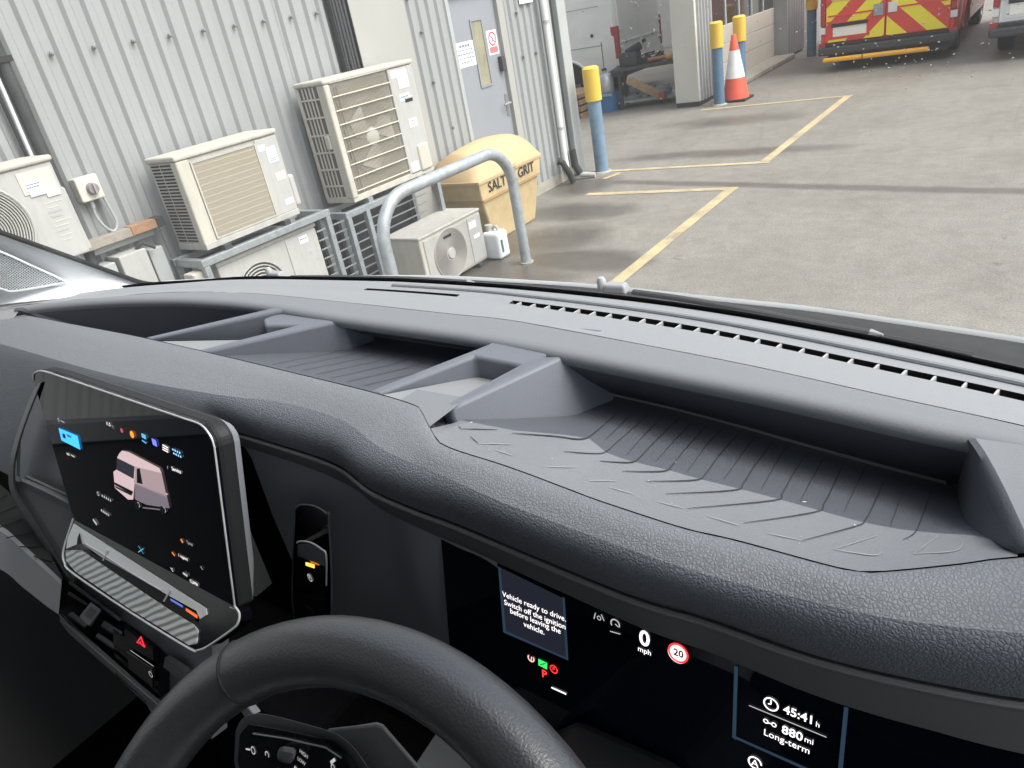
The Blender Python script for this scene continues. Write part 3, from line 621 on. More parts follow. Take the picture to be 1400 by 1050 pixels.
# --- second building: open bay, pillar, sectional door
ws = thing('workshop', 'pale workshop building with open bay and clad pillar past the blue bollard', 'building', (-6, 14, 0))
part('bay_side_wall', G().box(-14, -4.80, 7.99, 8.12, 0, 5), m_inner, ws)
part('bay_back_wall', G().box(-14.2, -14, 8, 24, 0, 5), m_inner, ws)
part('bay_end_wall', G().box(-14, -5.2, 23.8, 24, 0, 5), m_inner, ws)
for k in (0, 2, 3, 4):  # unseen roof strips, gapped to set how dark the bay gets
    part('unseen_roof_strip', G().box(-14, -4.6, 8+k*3.3, 9.0+k*3.3, 5, 5.1), m_inner, ws)
part('lintel', G().box(-5.15, -4.75, 8.0, 12.05, 3.6, 5.1), m_plain, ws)
part('pillar', G().box(-5.17, -4.77, 12.05, 12.80, .07, 5), mat('pillar_cream', (.56, .55, .49), .5, var=.06, vscale=2), ws, bev=.01)
part('pillar_base', G().box(-5.16, -4.775, 12.06, 12.79, 0, .07), m_dark, ws)
def ribs(y0, y1, x, z0, z1, p=.13):
    k = 0; y = y0
    while y+.06 < y1:
        part('cladding_rib', G().prism([(x, y, z0), (x+.03, y+.015, z0), (x+.03, y+.06, z0), (x, y+.075, z0)], (0, 0, z1-z0)), m_clad, ws); y += p
ribs(12.12, 12.80, -4.77, .07, 4.5)
part('kerb', G().box(-5.1, -4.62, 12.82, 17.0, 0, .09), m_conc, ws, bev=.02)
# sectional door with window band
pnl = mat('door_panel', (.50, .48, .42), .5, var=.05, vscale=2)
for k in range(3): part('door_panel', G().box(-5.12, -5.05, 12.8, 17.05, .09+k*.305, .09+k*.305+.30), pnl, ws, bev=.008)
gl = glass_mat('bay_glass', (.62, .68, .66), .0, 1.5)
for k in range(6):
    ya = 12.8+k*.71
    part('window_pane', G().box(-5.08, -5.075, ya, ya+.70, 1.0, 1.62), m_wglass, ws); part('window_pane', G().box(-5.08, -5.075, ya, ya+.70, 1.68, 2.3), m_wglass, ws)
    part('mullion', G().box(-5.1, -5.05, ya-.03, ya+.03, 1.0, 2.3), m_white, ws)
part('transom', G().box(-5.1, -5.045, 12.8, 17.05, 1.62, 1.68), m_white, ws); part('door_panel', G().box(-5.12, -5.05, 12.8, 17.05, 2.3, 3.2), pnl, ws)
part('pillar', G().box(-5.15, -4.79, 17.06, 18.3, .05, 5), m_flash, ws, bev=.01); part('upper_wall', G().box(-5.2, -4.8, 12.8, 17.06, 3.2, 5), m_plain, ws)
ribs(17.1, 18.28, -4.79, .05, 4.5)
part('long_wall', G().box(-5.15, -4.83, 18.3, 45, 0, 5), m_clad, ws)
# --- bollards
def bollard(x, y, label, hgt=1.18, r=.075, blue=m_blue, sl=.40, tiltx=0., grp='blue bollards with yellow sleeves'):
    t = thing('bollard', label, 'bollard', (x, y, 0), grp)
    part('post', G().lathe([(r*1.0, 0), (r, hgt-.03), (r*.6, hgt-.005), (0, hgt-.003)], (x, y, 0), 20), blue, t, smooth=True)
    part('sleeve', G().lathe([(r*1.02, hgt-sl), (r*1.22, hgt-sl+.005), (r*1.22, hgt-.01), (r*.9, hgt+.012), (0, hgt+.014)], (x, y, 0), 20), m_yel, t, smooth=True)
    part('base_collar', G().lathe([(r*1.5, 0), (r*1.4, .012), (r*1.02, .02)], (x, y, 0), 20), m_conc, t, smooth=True)
    if tiltx: t.rotation_euler = (0, tiltx, 0)
    return t
bollard(-4.40, 7.95, 'faded blue bollard with yellow sleeve beside the corner of the ribbed wall', 1.17, .078, m_bluel, .36, .0)
bollard(-4.43, 12.02, 'dark blue bollard with yellow sleeve touching the clad pillar behind the cone', 1.19, .082, m_blue, .36)
bollard(-4.28, 12.62, 'blue bollard with yellow sleeve standing behind the traffic cone', 1.19, .082, m_blue, .36)
bollard(-4.24, 16.75, 'blue bollard with yellow sleeve beside the chevron van', 1.19, .09, m_blue, .32)
# --- cone
cn = thing('traffic_cone', 'orange traffic cone with white sleeve in front of the bollards', 'traffic cone', (-4.27, 12.32, 0))
part('base', G().box(-4.49, -4.05, 12.10, 12.54, 0, .035), m_black, cn, bev=.012)
prof = lambda z: .205-(z-.03)*(.205-.035)/.93
part('body', G().lathe([(prof(.03), .03), (prof(.34), .34)], (-4.27, 12.32, 0), 24), m_cone, cn, smooth=True)
part('sleeve', G().lathe([(prof(.34)+.003, .34), (prof(.74)+.003, .74)], (-4.27, 12.32, 0), 24), m_conew, cn, smooth=True)
part('tip', G().lathe([(prof(.74), .74), (prof(.95), .95), (.03, .965), (0, .965)], (-4.27, 12.32, 0), 24), m_cone, cn, smooth=True)
# --- vans
def clip(poly, fn):
    out = []
    for i in range(len(poly)):
        a, b = poly[i], poly[(i+1) % len(poly)]; fa, fb = fn(a), fn(b)
        if fa >= 0: out.append(a)
        if fa*fb < 0: t = fa/(fa-fb); out.append((a[0]+(b[0]-a[0])*t, a[1]+(b[1]-a[1])*t))
    return out
def van(O, eu, ev, label, body_m, Wd=2.04, Hh=2.62, Ln=5.9, zb=.34, chevron=False, step=False, group='parked vans', plate=True, bz=.0):
    O = np.array([O[0], O[1], 0.]); eu = np.array([*eu, 0.]); ev = np.array([*ev, 0.]); k = np.array([0, 0, 1.])
    P = lambda u, v, z: O+eu*u+ev*v+k*z
    t = thing('parked_van', label, 'van', tuple(O+eu*Wd/2+ev*Ln/2), group)
    # body: stations of a rounded section along the length
    def sec(v, h, ins, zlow):
        o = []
        for u, z in ((ins+.02, zlow), (ins, zlow+.08), (ins, 1.05), (ins+.05, 1.9), (ins+.10, h-.16), (ins+.17, h-.06), (ins+.30, h), (Wd-ins-.30, h), (Wd-ins-.17, h-.06), (Wd-ins-.10, h-.16), (Wd-ins-.05, 1.9), (Wd-ins, 1.05), (Wd-ins, zlow+.08), (Wd-ins-.02, zlow)):
            vv = v
            o.append(P(u, vv, z))
        return o
    rows = [sec(.06, Hh-.05, .05, zb+.06), sec(.10, Hh-.02, .012, zb+.02), sec(.35, Hh, .0, zb), sec(Ln-1.9, Hh, 0, zb), sec(Ln-1.2, Hh-.15, .02, zb), sec(Ln-.75, 1.45, .04, zb), sec(Ln-.1, 1.05, .10, zb+.05)]
    g = G().grid(rows, closed=True); n = len(rows[0]); g.add(rows[0], [tuple(range(n))]); g.add(rows[-1], [tuple(range(n))])
    body = part('body', g, body_m, t, smooth=True, sharp=30)
    def bx(name, u0, u1, v0, v1, z0, z1, m, par=t, bev=.0):
        return part(name, G().prism([P(u0, v0, z0), P(u1, v0, z0), P(u1, v1, z0), P(u0, v1, z0)], (0, 0, z1-z0)), m, par, bev=bev)
    zd = zb+.09
    for s_, (ua, ub) in enumerate(((.10, Wd/2-.006), (Wd/2+.006, Wd-.10))):
        d = bx('rear_door', ua, ub, .02, .07, zd, Hh-.14, m_vred if chevron else body_m, bev=.012)
        if chevron:
            rect = [(ua+.012, zd+.01), (ub-.012, zd+.01), (ub-.012, Hh-.16), (ua+.012, Hh-.16)]
            sg = 1 if s_ == 0 else -1; c0 = 0
            for q in range(-3, 8):
                f = lambda p, cc=q*.54+.05: (p[1]-zd) - sg*(p[0]-Wd/2)*.95 - cc
                pl = clip(clip(rect, f), lambda p, cc=q*.54+.05: -((p[1]-zd) - sg*(p[0]-Wd/2)*.95 - cc - .27))
                if len(pl) > 2: part('chevron_stripe', G().prism([P(u, .0195, z) for u, z in pl], -ev*.0035), m_vyel, d)
        for hz in (.30, .62, 1.2): bx('hinge', (ua+.0 if s_ == 0 else ub-.10), (ua+.10 if s_ == 0 else ub), .0, .022, zd+hz, zd+hz+.035, m_vred if chevron else body_m, d)
        bx('swage', ua+.04, ub-.04, .008, .021, zd+.40, zd+.425, m_vred if chevron else body_m, d)
        if plate: bx('door_window', ua+.12, ub-.10, .008, .022, 1.42, 2.1, m_wglass, d)
        if not chevron:
            for zz in (.62, .98): part('grommet', G().lathe([(0, .012), (.025, .010), (.028, 0)], P(ua+.25+.3*s_, .02, zz), 12, -ev), m_dark, d)
        if s_ == 1: bx('door_handle', ua+.03, ua+.16, -.004, .02, .86 if not chevron else .80, .92 if not chevron else .95, m_tailw if chevron else m_dark, d)
        elif chevron: bx('door_handle', ub-.17, ub-.03, -.006, .02, .78, .95, m_galv, d)
    for s_ in (0, 1):
        ua = 0.015 if s_ == 0 else Wd-.095
        tl = bx('tail_light', ua, ua+.08, .012, .16, .72, 1.28, m_tail, bev=.012)
        bx('clear_lens', ua-.003, ua+.083, .008, .1, .60, .70, m_tailw, tl); bx('reflector', ua-.02, ua+.09, .0, .08, zb+.02, zb+.10, m_tail, tl)
    bx('bumper', -.005, Wd+.005, -.055, .30, zb-.10, zb+.03, m_dark, bev=.03); bx('bumper_top', .10, Wd-.10, -.03, .1, zb+.03, zb+.075, m_black, bev=.01)
    if plate:
        pp = bx('number_plate', .22, .74, .004, .018, zd+.09, zd+.235, m_plate); bx('plate_lamp_bar', .20, .76, -.014, .02, zd+.24, zd+.29, m_black); bx('plate_recess', .17, .79, .010, .0195, zd+.05, zd+.30, m_vred if chevron else body_m)
    if chevron:
        for ua in (.18, .56): bx('sticker', ua, ua+.30, .012, .0165, zd+.62, zd+.74, mat('amber_plate', (.62, .45, .10), .4))
    if step:
        sb = bx('step_bar', .10, Wd-.34, -.19, -.09, .165, .235, m_orange, bev=.025); bx('step_joint', .72, .735, -.192, -.088, .163, .237, m_dark, sb)
        bx('under_body', .15, Wd-.1, .0, 1.2, .14, zb-.1, m_black)
    for u in (.16, Wd-.16):
        for v in (1.15, Ln-1.25):
            c = P(u, v, .345); wv = eu*(1 if u > 1 else -1)
            tw = part('wheel', G().lathe([(.20, .10), (.31, .10), (.345, .07), (.345, -.10), (.30, -.13), (0, -.13)], c, 28, wv), m_tyre, t, smooth=True)
            part('rim', G().lathe([(0, .055), (.07, .06), (.12, .03), (.19, .06), (.20, .10)], c, 24, wv), m_rim, tw, smooth=True)
    # arch on the near flank
    for u, sx in ((-.004, -1), (Wd+.004, 1)):
        arc = [P(u, 1.15+.44*math.cos(q), .345+.44*math.sin(q)) for q in np.linspace(.05, PI-.05, 15)]
        part('wheel_arch', G().tube(arc, .022, 8), body_m, t, smooth=True)
        part('arch_gap', G().prism([P(u+.003*sx, 1.15+.41*math.cos(q), .345+.41*math.sin(q)) for q in np.linspace(.0, PI, 15)], -eu*sx*.004), m_black, t)
        part('side_trim', G().prism([P(u, 1.7, .62), P(u, Ln-1.9, .62), P(u, Ln-1.9, .70), P(u, 1.7, .70)], eu*sx*.012), body_m, t)
        for za in (.98, 1.66): part('panel_groove', G().prism([P(u+.002*sx, .35, za), P(u+.002*sx, Ln-2.2, za), P(u+.002*sx, Ln-2.2, za+.012), P(u+.002*sx, .35, za+.012)], -eu*sx*.004), m_galv, t)
        for va in (.36, 2.05): part('panel_groove', G().prism([P(u+.003*sx, va, .55), P(u+.003*sx, va+.012, .55), P(u+.003*sx, va+.012, 1.05), P(u+.003*sx, va, 1.05)], -eu*sx*.004), m_dark, t)
        for v, z in ((.55, 1.18), (2.1, 1.16)): part('cap', G().lathe([(0, .01), (.03, .008), (.035, 0)], P(u, v, z), 10, eu*sx), m_dark, t)
    part('windscreen', G().poly([P(.16, Ln-1.28, 2.35), P(Wd-.16, Ln-1.28, 2.35), P(Wd-.12, Ln-.86, 1.55), P(.12, Ln-.86, 1.55)]), m_wglass, t)
    return t
van((-3.53, 14.42), (1, 0), (0, 1), 'van with red and yellow chevron rear doors and an orange step bar', m_vred, chevron=True, step=True, zb=.36)
van((-.99, 13.62), (1, 0), (0, 1), 'plain white van parked beside the chevron van', m_vwhite, zb=.42)
van((-7.0, 13.86), (0, 1), (-1, 0), 'white van standing inside the open workshop bay', m_bvwhite, zb=.48, plate=False)
# --- bay clutter
bc = thing('workbench', 'cluttered steel workbench heaped with parts in front of the bay van', 'workbench', (-5.9, 12.6, 0))
for x, y in ((-6.35, 12.4), (-5.45, 12.75), (-6.55, 13.0), (-5.65, 13.35)): part('leg', G().box(x, x+.05, y, y+.05, 0, .62), m_dark, bc)
part('top', G().prism([(-6.45, 12.36, .62), (-5.38, 12.72, .62), (-5.6, 13.42, .62), (-6.66, 13.04, .62)], (0, 0, .05)), m_dark, bc, bev=.006)
part('lower_shelf', G().prism([(-6.4, 12.42, .10), (-5.45, 12.75, .10), (-5.65, 13.38, .10), (-6.6, 13.02, .10)], (0, 0, .03)), m_galv, bc)
def clut(name, label, cat, pos, build):
    t = thing(name, label, cat, pos); build(t, pos); return t
def b_(t, p):
    part('shell', G().box(p[0]-.17, p[0]+.17, p[1]-.12, p[1]+.12, p[2], p[2]+.22), m_dark, t, bev=.03); part('motor', G().cyl((p[0]-.05, p[1], p[2]+.2), (p[0]+.2, p[1]+.02, p[2]+.3), .07), m_black, t, smooth=True)
clut('machine_part', 'dark grey machine casing on the left end of the workbench', 'machine part', (-6.25, 12.75, .672), b_)
def b_(t, p):
    part('sheet', G().grid([[(p[0]-.16+.08*i, p[1]-.1+.1*j, p[2]+.05+.05*math.sin(i*1.7+j)+.04*(i == 2)) for i in range(5)] for j in range(3)]), mat('rag_white', (.72, .72, .74), .6), t, smooth=True, solid=.006)
clut('plastic_bag', 'crumpled white plastic bag lying on the workbench', 'bag', (-5.95, 12.95, .74), b_)
def b_(t, p):
    part('block', G().box(p[0]-.15, p[0]+.15, p[1]-.12, p[1]+.12, p[2], p[2]+.09), m_dark, t, bev=.01); part('cable_coil', G().tube([(p[0]+.1*math.cos(q), p[1]+.1*math.sin(q), p[2]+.1+.005*q) for q in np.linspace(0, 12, 50)], .012, 6), m_black, t)
clut('cable_coil', 'black cable coil on a block under the white bag', 'cable', (-5.95, 12.95, .672), b_)
def b_(t, p):
    part('pipe', G().tube([(p[0]-.3, p[1]-.1, p[2]+.05), (p[0]+.22, p[1]+.05, p[2]+.06)], .035, 10), mat('copper_brown', (.40, .17, .09), .5, .2, var=.2, vscale=15), t, smooth=True); part('joint', G().cyl((p[0]+.0, p[1]-.02, p[2]+.05), (p[0]+.1, p[1]+.01, p[2]+.055), .06), mat('brass', (.55, .32, .08), .5), t, smooth=True)
clut('copper_pipe', 'brown copper pipe with brass joint on the right end of the workbench', 'pipe', (-5.62, 12.85, .672), b_)
def b_(t, p):
    part('board', G().prism([(p[0], p[1], p[2]), (p[0]+.1, p[1]+.05, p[2]), (p[0]+.55, p[1]+.22, p[2]-.30), (p[0]+.47, p[1]+.18, p[2]-.32)], (0, .03, .07)), m_wood, t); part('end_cap', G().box(p[0]+.5, p[0]+.60, p[1]+.17, p[1]+.27, p[2]-.34, p[2]-.22), mat('dull_red', (.30, .06, .05), .6), t)
clut('timber_offcut', 'orange-brown timber offcut leaning across the workbench legs', 'timber', (-6.15, 12.30, .44), b_)
def b_(t, p):
    g = G()
    for k in range(22):
        x, y, z = p[0]+random.uniform(-.35, .35), p[1]+random.uniform(-.15, .15), p[2]+random.uniform(.02, .16)
        q = random.uniform(.02, .06); g.box(x-q, x+q, y-q, y+q, z-q, z+q*.6)
    tag(part('scrap', g, m_galv, t), kind='stuff')
clut('scrap_heap', 'heap of small metal scrap on the lower shelf of the workbench', 'scrap', (-6.0, 12.9, .13), b_)
cr = thing('blue_crate', 'small blue plastic crate on the ground behind the faded bollard', 'crate', (-6.62, 12.45, 0))
for q in ((-6.80, -6.45, 12.28, 12.30), (-6.80, -6.45, 12.60, 12.62), (-6.80, -6.78, 12.30, 12.60), (-6.47, -6.45, 12.30, 12.60)): part('side', G().box(*q, 0, .30), mat('crate_blue', (.05, .17, .36), .5), cr)
part('bottom', G().box(-6.78, -6.47, 12.3, 12.6, .0, .02), mat('crate_blue', (.05, .17, .36)), cr); part('rim', G().box(-6.82, -6.43, 12.26, 12.285, .27, .31), mat('crate_pale', (.25, .38, .5), .5), cr)
ca = thing('metal_canister', 'dented pale metal canister standing on the blue crate', 'canister', (-6.62, 12.45, .3))
part('body', G().lathe([(0, .30), (.13, .30), (.145, .32), (.145, .56), (.10, .62), (.04, .64), (.04, .68), (0, .68)], (-6.62, 12.45, 0), 18), mat('tin', (.45, .47, .48), .4, .5, var=.3, vscale=8), ca, smooth=True); part('cap', G().lathe([(.045, .675), (.045, .71), (0, .71)], (-6.62, 12.45, 0), 14), m_black, ca, smooth=True)
pa = thing('timber_pallet', 'brown timber pallet stack leaning inside the bay behind the faded bollard', 'pallet', (-6.95, 12.2, 0))
for k in range(4):
    part('plank', G().box(-7.7, -6.85, 11.85+k*.001, 12.75, .05+k*.11, .08+k*.11), m_wood, pa)
    for xx in (-7.65, -7.3, -6.95): part('block', G().box(xx, xx+.09, 11.88, 12.7, .005+k*.11, .05+k*.11), m_wood, pa)
# ================================================================== THE VAN CAB
m_pillar = mat('pillar_trim', (.72, .75, .77), .8, 0, .2, bump=.08, bscale=900)
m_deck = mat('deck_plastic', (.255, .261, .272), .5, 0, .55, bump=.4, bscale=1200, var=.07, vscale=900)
m_liner = mat('tray_liner', (.086, .092, .108), .5, 0, .5, bump=.45, bscale=1300, var=.10, vscale=900)  # liner colour darkened for the shade inside the trays
m_deckshade = mat('deck_plastic_shaded', (.19, .196, .209), .5, 0, .55, bump=.4, bscale=1200, var=.07, vscale=900)  # same plastic as the deck, darkened in colour for its duller lighting
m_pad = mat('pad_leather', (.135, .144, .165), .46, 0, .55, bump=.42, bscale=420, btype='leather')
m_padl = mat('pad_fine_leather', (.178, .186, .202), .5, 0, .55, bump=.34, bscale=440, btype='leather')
m_fascia = mat('fascia_dark', (.27, .28, .305), .55, 0, .4, bump=.12, bscale=1500)
m_hood = mat('hood_trim', (.10, .10, .103), .5, 0, .4, bump=.1, bscale=1500)
m_glossb = mat('gloss_black', (.003, .003, .005), .1, 0, .5)
m_screen = mat('screen_glass', (.003, .004, .008), .03, 0, .3)
m_silver = mat('silver_edge', (.55, .56, .57), .3, .3)
m_wheel = mat('wheel_leather', (.034, .036, .040), .31, 0, 1.0, bump=.3, bscale=750)
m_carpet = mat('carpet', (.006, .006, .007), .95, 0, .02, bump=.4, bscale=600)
m_slot = mat('slot_black', (.004, .004, .005), .8)
m_fin = mat('vent_fin', (.42, .42, .43), .5)
m_groove = mat('groove_shade', (.030, .031, .034), .6)  # ribbon colour standing in for the shade inside a groove
m_console = mat('console_grey', (.12, .126, .134), .55, 0, .4, bump=.1, bscale=1500)
m_vent = mat('vent_louvre', (.17, .176, .18), .5, 0, .4)
m_slider = mat('slider_metal', (.62, .64, .64), .38, .2)
m_roof = mat('headlining', (.35, .35, .34), .8)
m_shell = mat('cab_panel', (.07, .07, .072), .7)
m_wt = mat('lit_white', (.0, .0, .0), .5, emit=(1, .93, .93), estr=.75)
m_wd = mat('lit_dim', (.0, .0, .0), .5, emit=(.8, .78, .8), estr=.30)
def lit(n, c, s=.6): return mat('lit_'+n, (0, 0, 0), .5, emit=c, estr=s)

def curve(pts, z):
    P = [np.array([pz(x, y, z)[0], pz(x, y, z)[1]]) for x, y in pts]; Q = np.array(smoothc(P, 6)); o = np.argsort(Q[:, 0]); xs, ys = Q[o, 0], Q[o, 1]
    return lambda x: np.interp(x, xs, ys)
ZW, ZD, ZS, ZR, ZL = 1.580, 1.600, 1.614, 1.615, 1.605
fW = curve([(-90, 432), (0, 416), (60, 408), (120, 401), (200, 391), (280, 386), (350, 382), (500, 384), (571, 386.5), (700, 395), (850, 410), (1000, 431), (1186, 465), (1400, 512), (1600, 560), (1900, 640)], ZW)
fD1 = curve([(-90, 434), (0, 419), (60, 411), (120, 404), (250, 392), (350, 389), (490, 393.5), (627, 402.5), (700, 410.5), (843, 429), (986, 452.5), (1183, 493), (1400, 539), (1600, 588), (1900, 665)], ZD)
fD2 = curve([(-90, 436), (0, 420.5), (60, 412.5), (120, 405.5), (250, 394), (350, 391), (490, 396), (627, 405.8), (700, 415.5), (843, 436), (986, 459.5), (1183, 501), (1400, 548.5), (1600, 599), (1900, 680)], ZD)
fS = curve([(-90, 438), (0, 422), (60, 415), (120, 408), (230, 400), (340, 401), (476, 414), (612, 429), (700, 438.6), (860, 468), (1025, 500), (1200, 539), (1400, 583), (1600, 632), (1900, 710)], ZS)
fR = curve([(-60, 434), (12, 424), (60, 418), (120, 413), (175, 410.5), (240, 410), (310, 414), (368, 421), (466, 437), (637, 461), (774, 486), (837, 498.6), (1000, 531), (1100, 552), (1257, 587), (1323, 600), (1500, 640), (1800, 720)], ZR)
fL = curve([(-90, 418), (12, 427), (100, 443), (190, 460), (300, 485), (380, 504), (503, 534), (566, 553), (577, 563), (591, 589), (609, 609), (694, 637), (780, 669), (820, 684), (934, 721), (1000, 736), (1114, 767), (1160, 778), (1200, 781), (1314, 770), (1400, 760), (1600, 762), (1900, 790)], ZL)
fFL_ = curve([(380, 440), (483, 457), (546, 467), (634, 480)], 1.568); fFL3 = curve([(825, 541), (900, 558), (1000, 584), (1100, 613), (1200, 641), (1300, 667)], 1.549)
fCR3 = curve([(700, 590), (797, 600), (823, 619), (863, 633), (909, 644), (954, 657), (1007, 670), (1060, 684), (1117, 700), (1180, 717), (1249, 729), (1330, 735)], 1.592)
fP1 = curve([(-120, 440), (0, 470), (150, 512), (300, 540), (380, 549), (466, 574), (523, 614), (609, 652), (700, 692), (900, 765), (1000, 795), (1100, 820), (1214, 845), (1400, 866), (1600, 875), (1900, 890)], 1.598)
fP2 = curve([(250, 575), (310, 590), (380, 611), (430, 627), (462, 641), (480, 655), (506, 674), (566, 700), (620, 720), (738, 770), (866, 822), (960, 850), (1074, 891), (1166, 918), (1280, 943), (1400, 964), (1600, 985), (1900, 1010)], 1.557)
X0, X1 = -1.56, .36; XT0 = -1.335
def l_(x): return min(fL(x), fR(x)-.012-.06*max(0, XT0+.03-x)) if x < XT0+.10 else fL(x)
XT0, XT1 = -1.335, .010            # tray opening, left and right ends

db = thing('dashboard', 'dark grey van dashboard with open top trays and leather-grain pad', 'dashboard', (-.62, .5, 1.4))
xs = np.unique(np.concatenate([np.linspace(X0, X1, 150), np.linspace(-.46, -.34, 30)]))
# --- rear deck with demist slots
SL = [(-.745, -.582), (-.498, .12)]
inslot = lambda x: any(a < x < b for a, b in SL)
xd = np.unique(np.concatenate([xs, [a for s_ in SL for a in s_]]))
rows = [[(x, fW(x)+.02, ZW-.012) for x in xd], [(x, fW(x), ZW) for x in xd], [(x, .5*(fW(x)+fD1(x))+.004, .5*(ZW+ZD)+.003) for x in xd],
        [(x, .35*fW(x)+.65*fD1(x), ZW*.35+ZD*.65+.001) for x in xd], [(x, fD1(x), ZD) for x in xd], [(x, fD2(x), ZD) for x in xd], [(x, .5*(fD2(x)+fS(x)), .5*(ZD+ZS)+.001) for x in xd], [(x, fS(x)+.0012, ZS) for x in xd]]
keep = lambda i, j: not (i == 4 and inslot(.5*(xd[j]+xd[j+1])))
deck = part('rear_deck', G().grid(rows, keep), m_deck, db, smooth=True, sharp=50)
for (a, b), nm in zip(SL, ('demist_slot', 'demist_slot')):
    xx = np.linspace(a, b, 40)
    sl_ = part(nm, G().grid([[(x, fD1(x), ZD) for x in xx], [(x, fD1(x), ZD-.02) for x in xx], [(x, fD2(x), ZD-.02) for x in xx], [(x, fD2(x), ZD) for x in xx]]), m_slot, db)
    if b > -.3:
        nf = 30
        for k in range(nf):
            x = a+(b-a)*(k+.5)/nf
            part('vent_fin', G().prism([(x-.0009, fD2(x)+.0005, ZD-.006), (x+.0009, fD2(x)+.0005, ZD-.006), (x+.0029, fD1(x)-.0005, ZD-.006), (x+.0011, fD1(x)-.0005, ZD-.006)], (0, 0, .0055)), m_fin, sl_)
# thin raised bead behind the long slot, seam in front of it
xx = np.linspace(-.72, X1, 90)
part('deck_bead', G().tube([(x, .30*fW(x)+.70*fD1(x)+.002, ZW*.30+ZD*.70+.002) for x in xx], .0028, 8), m_deck, db, smooth=True)
xx = np.linspace(-.43, X1, 90)
xx2 = np.linspace(-1.2, X1, 120)
part('seam', G().grid([[(x, fS(x)+.0014, ZS-.002) for x in xx2], [(x, fS(x)-.0002, ZS-.002) for x in xx2]]), m_slot, db)
# --- band between seam and tray mouth, rolled over into the trays
def zone(x): return 1 if x < -.80 else (2 if x < -.40 else 3)
rows = [[] for _ in range(7)]
for x in xs:
    r = min(fR(x), fS(x)-.004)
    rows[0].append((x, fS(x), ZS-.003)); rows[1].append((x, fS(x), ZS)); rows[2].append((x, max(r+.014, .25*fS(x)+.75*r), ZS+.0018)); rows[3].append((x, r+.0075, ZR+.0008)); rows[4].append((x, r+.003, ZR-.001)); rows[5].append((x, r, ZR-.006)); rows[6].append((x, r+.003, ZR-.012))
ins = lambda x: XT0 < x < -.02
xm = xs
part('front_deck', G().grid(rows, lambda i, j: not (i >= 5 and not ins(.5*(xm[j]+xm[j+1])))), m_deckshade, db, smooth=True, sharp=60)
# --- tray liner
def zfl(x): return 1.505 if x < -.80 else (1.568 if x < -.42 else 1.549)
def yfl(x):
    r = fR(x)
    if x < -.80: return r+.03
    if x < -.42: return fFL_(x)
    return fFL3(x)
def ycr(x):
    l = fL(x)
    if x < -.80: return l+.006
    if x < -.40: return l+.006
    return max(l+.004, fCR3(x))
def zcr(x):
    if x < -.80: return 1.512
    if x < -.42: return 1.598
    return 1.5935
xt = np.unique(np.concatenate([np.linspace(XT0, XT1, 120), [-.801, -.799, -.421, -.419]]))
rows = [[] for _ in range(9)]
for x in xt:
    t_ = min(1, max(.02, (fR(x)-fL(x))/.07))
    if x > -.07: t_ *= 1
    zf = ZR-(ZR-zfl(x))*t_; r, f_, c_, l = fR(x), yfl(x), ycr(x), fL(x)
    if t_ < 1: f_ = min(f_, r+.03*t_); c_ = max(c_, l+.002)
    zc_ = ZL-(ZL-zcr(x))*t_
    rows[0].append((x, r+.003, ZR-.012)); rows[1].append((x, .5*(r+.003+f_), .5*(ZR-.012+zf))); rows[2].append((x, f_, zf+.004)); rows[3].append((x, f_-.004, zf+.0003)); rows[4].append((x, .55*f_+.45*c_, zf+(zc_-zf)*.30)); rows[5].append((x, .25*f_+.75*c_, zf+(zc_-zf)*.66)); rows[6].append((x, c_+.003, zc_-.0022)); rows[7].append((x, c_-.008 if c_-.008 > l+.002 else .5*(c_+l), zc_+.001)); rows[8].append((x, l, ZL))
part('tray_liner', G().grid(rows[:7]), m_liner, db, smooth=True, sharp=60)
part('tray_ledge', G().grid(rows[6:]), m_deckshade, db, smooth=True, sharp=60)  # coloured paler than the liner for the light the ledge catches
part('floor_bead', G().tube([(x, yfl(x)-.001, zfl(x)+.0045) for x in np.linspace(-.325, -.034, 40)], .0017, 6), m_deck, db, smooth=True)
part('floor_bead', G().tube([(x, yfl(x)-.001, zfl(x)+.0045) for x in np.linspace(-.70, -.45, 30)], .0017, 6), m_deck, db, smooth=True)
# right end wall and the ledge beyond it
E = [pz(1323, 600, ZR), pz(1338, 622, ZR-.001), pz(1362, 668, ZR-.003), pz(1392, 735, ZL+.004), pz(1402, 756, ZL+.001)]
Eb = [pz(1308, 668, 1.547), pz(1312, 692, 1.556), pz(1322, 714, 1.572), pz(1350, 735, 1.590), pz(1390, 757, 1.600)]
Em = [(.25*np.array(a)+.75*np.array(b)) for a, b in zip(Eb, E)]
E0 = [np.array(a)+np.array([.004, 0, .0012]) for a in E]
part('tray_end_wall', G().grid([smoothc(E0, 4), smoothc(E, 4), smoothc(Em, 4), smoothc(Eb, 4)]), m_liner, db, smooth=True, sharp=70)
rows = []
for k, e_ in enumerate(smoothc(E0, 4)):
    q = k/16; row = [tuple(e_)]
    for x in np.linspace(e_[0]+.004, X1, 24):
        ya, yb = fR(x)+.004, fL(x); s_ = ((x-e_[0])/(X1-e_[0]))**.5; row.append((x, (1-s_)*e_[1]+s_*(ya+(yb-ya)*q), (1-s_)*e_[2]+s_*(ZR+.001+(ZL-ZR-.001)*q)))
    rows.append(row)
part('side_deck', G().grid(rows), m_deckshade, db, smooth=True)
# left end: closing skin where deck and pad meet
xx = [x for x in xs if x <= XT0+.012]
part('left_deck', G().grid([[(x, min(fR(x), fS(x)-.004)+.003, ZR-.0005) for x in xx], [(x, .5*(min(fR(x), fS(x)-.004)+l_(x)), ZL+.004) for x in xx], [(x, l_(x), ZL) for x in xx]]), m_deck, db, smooth=True)
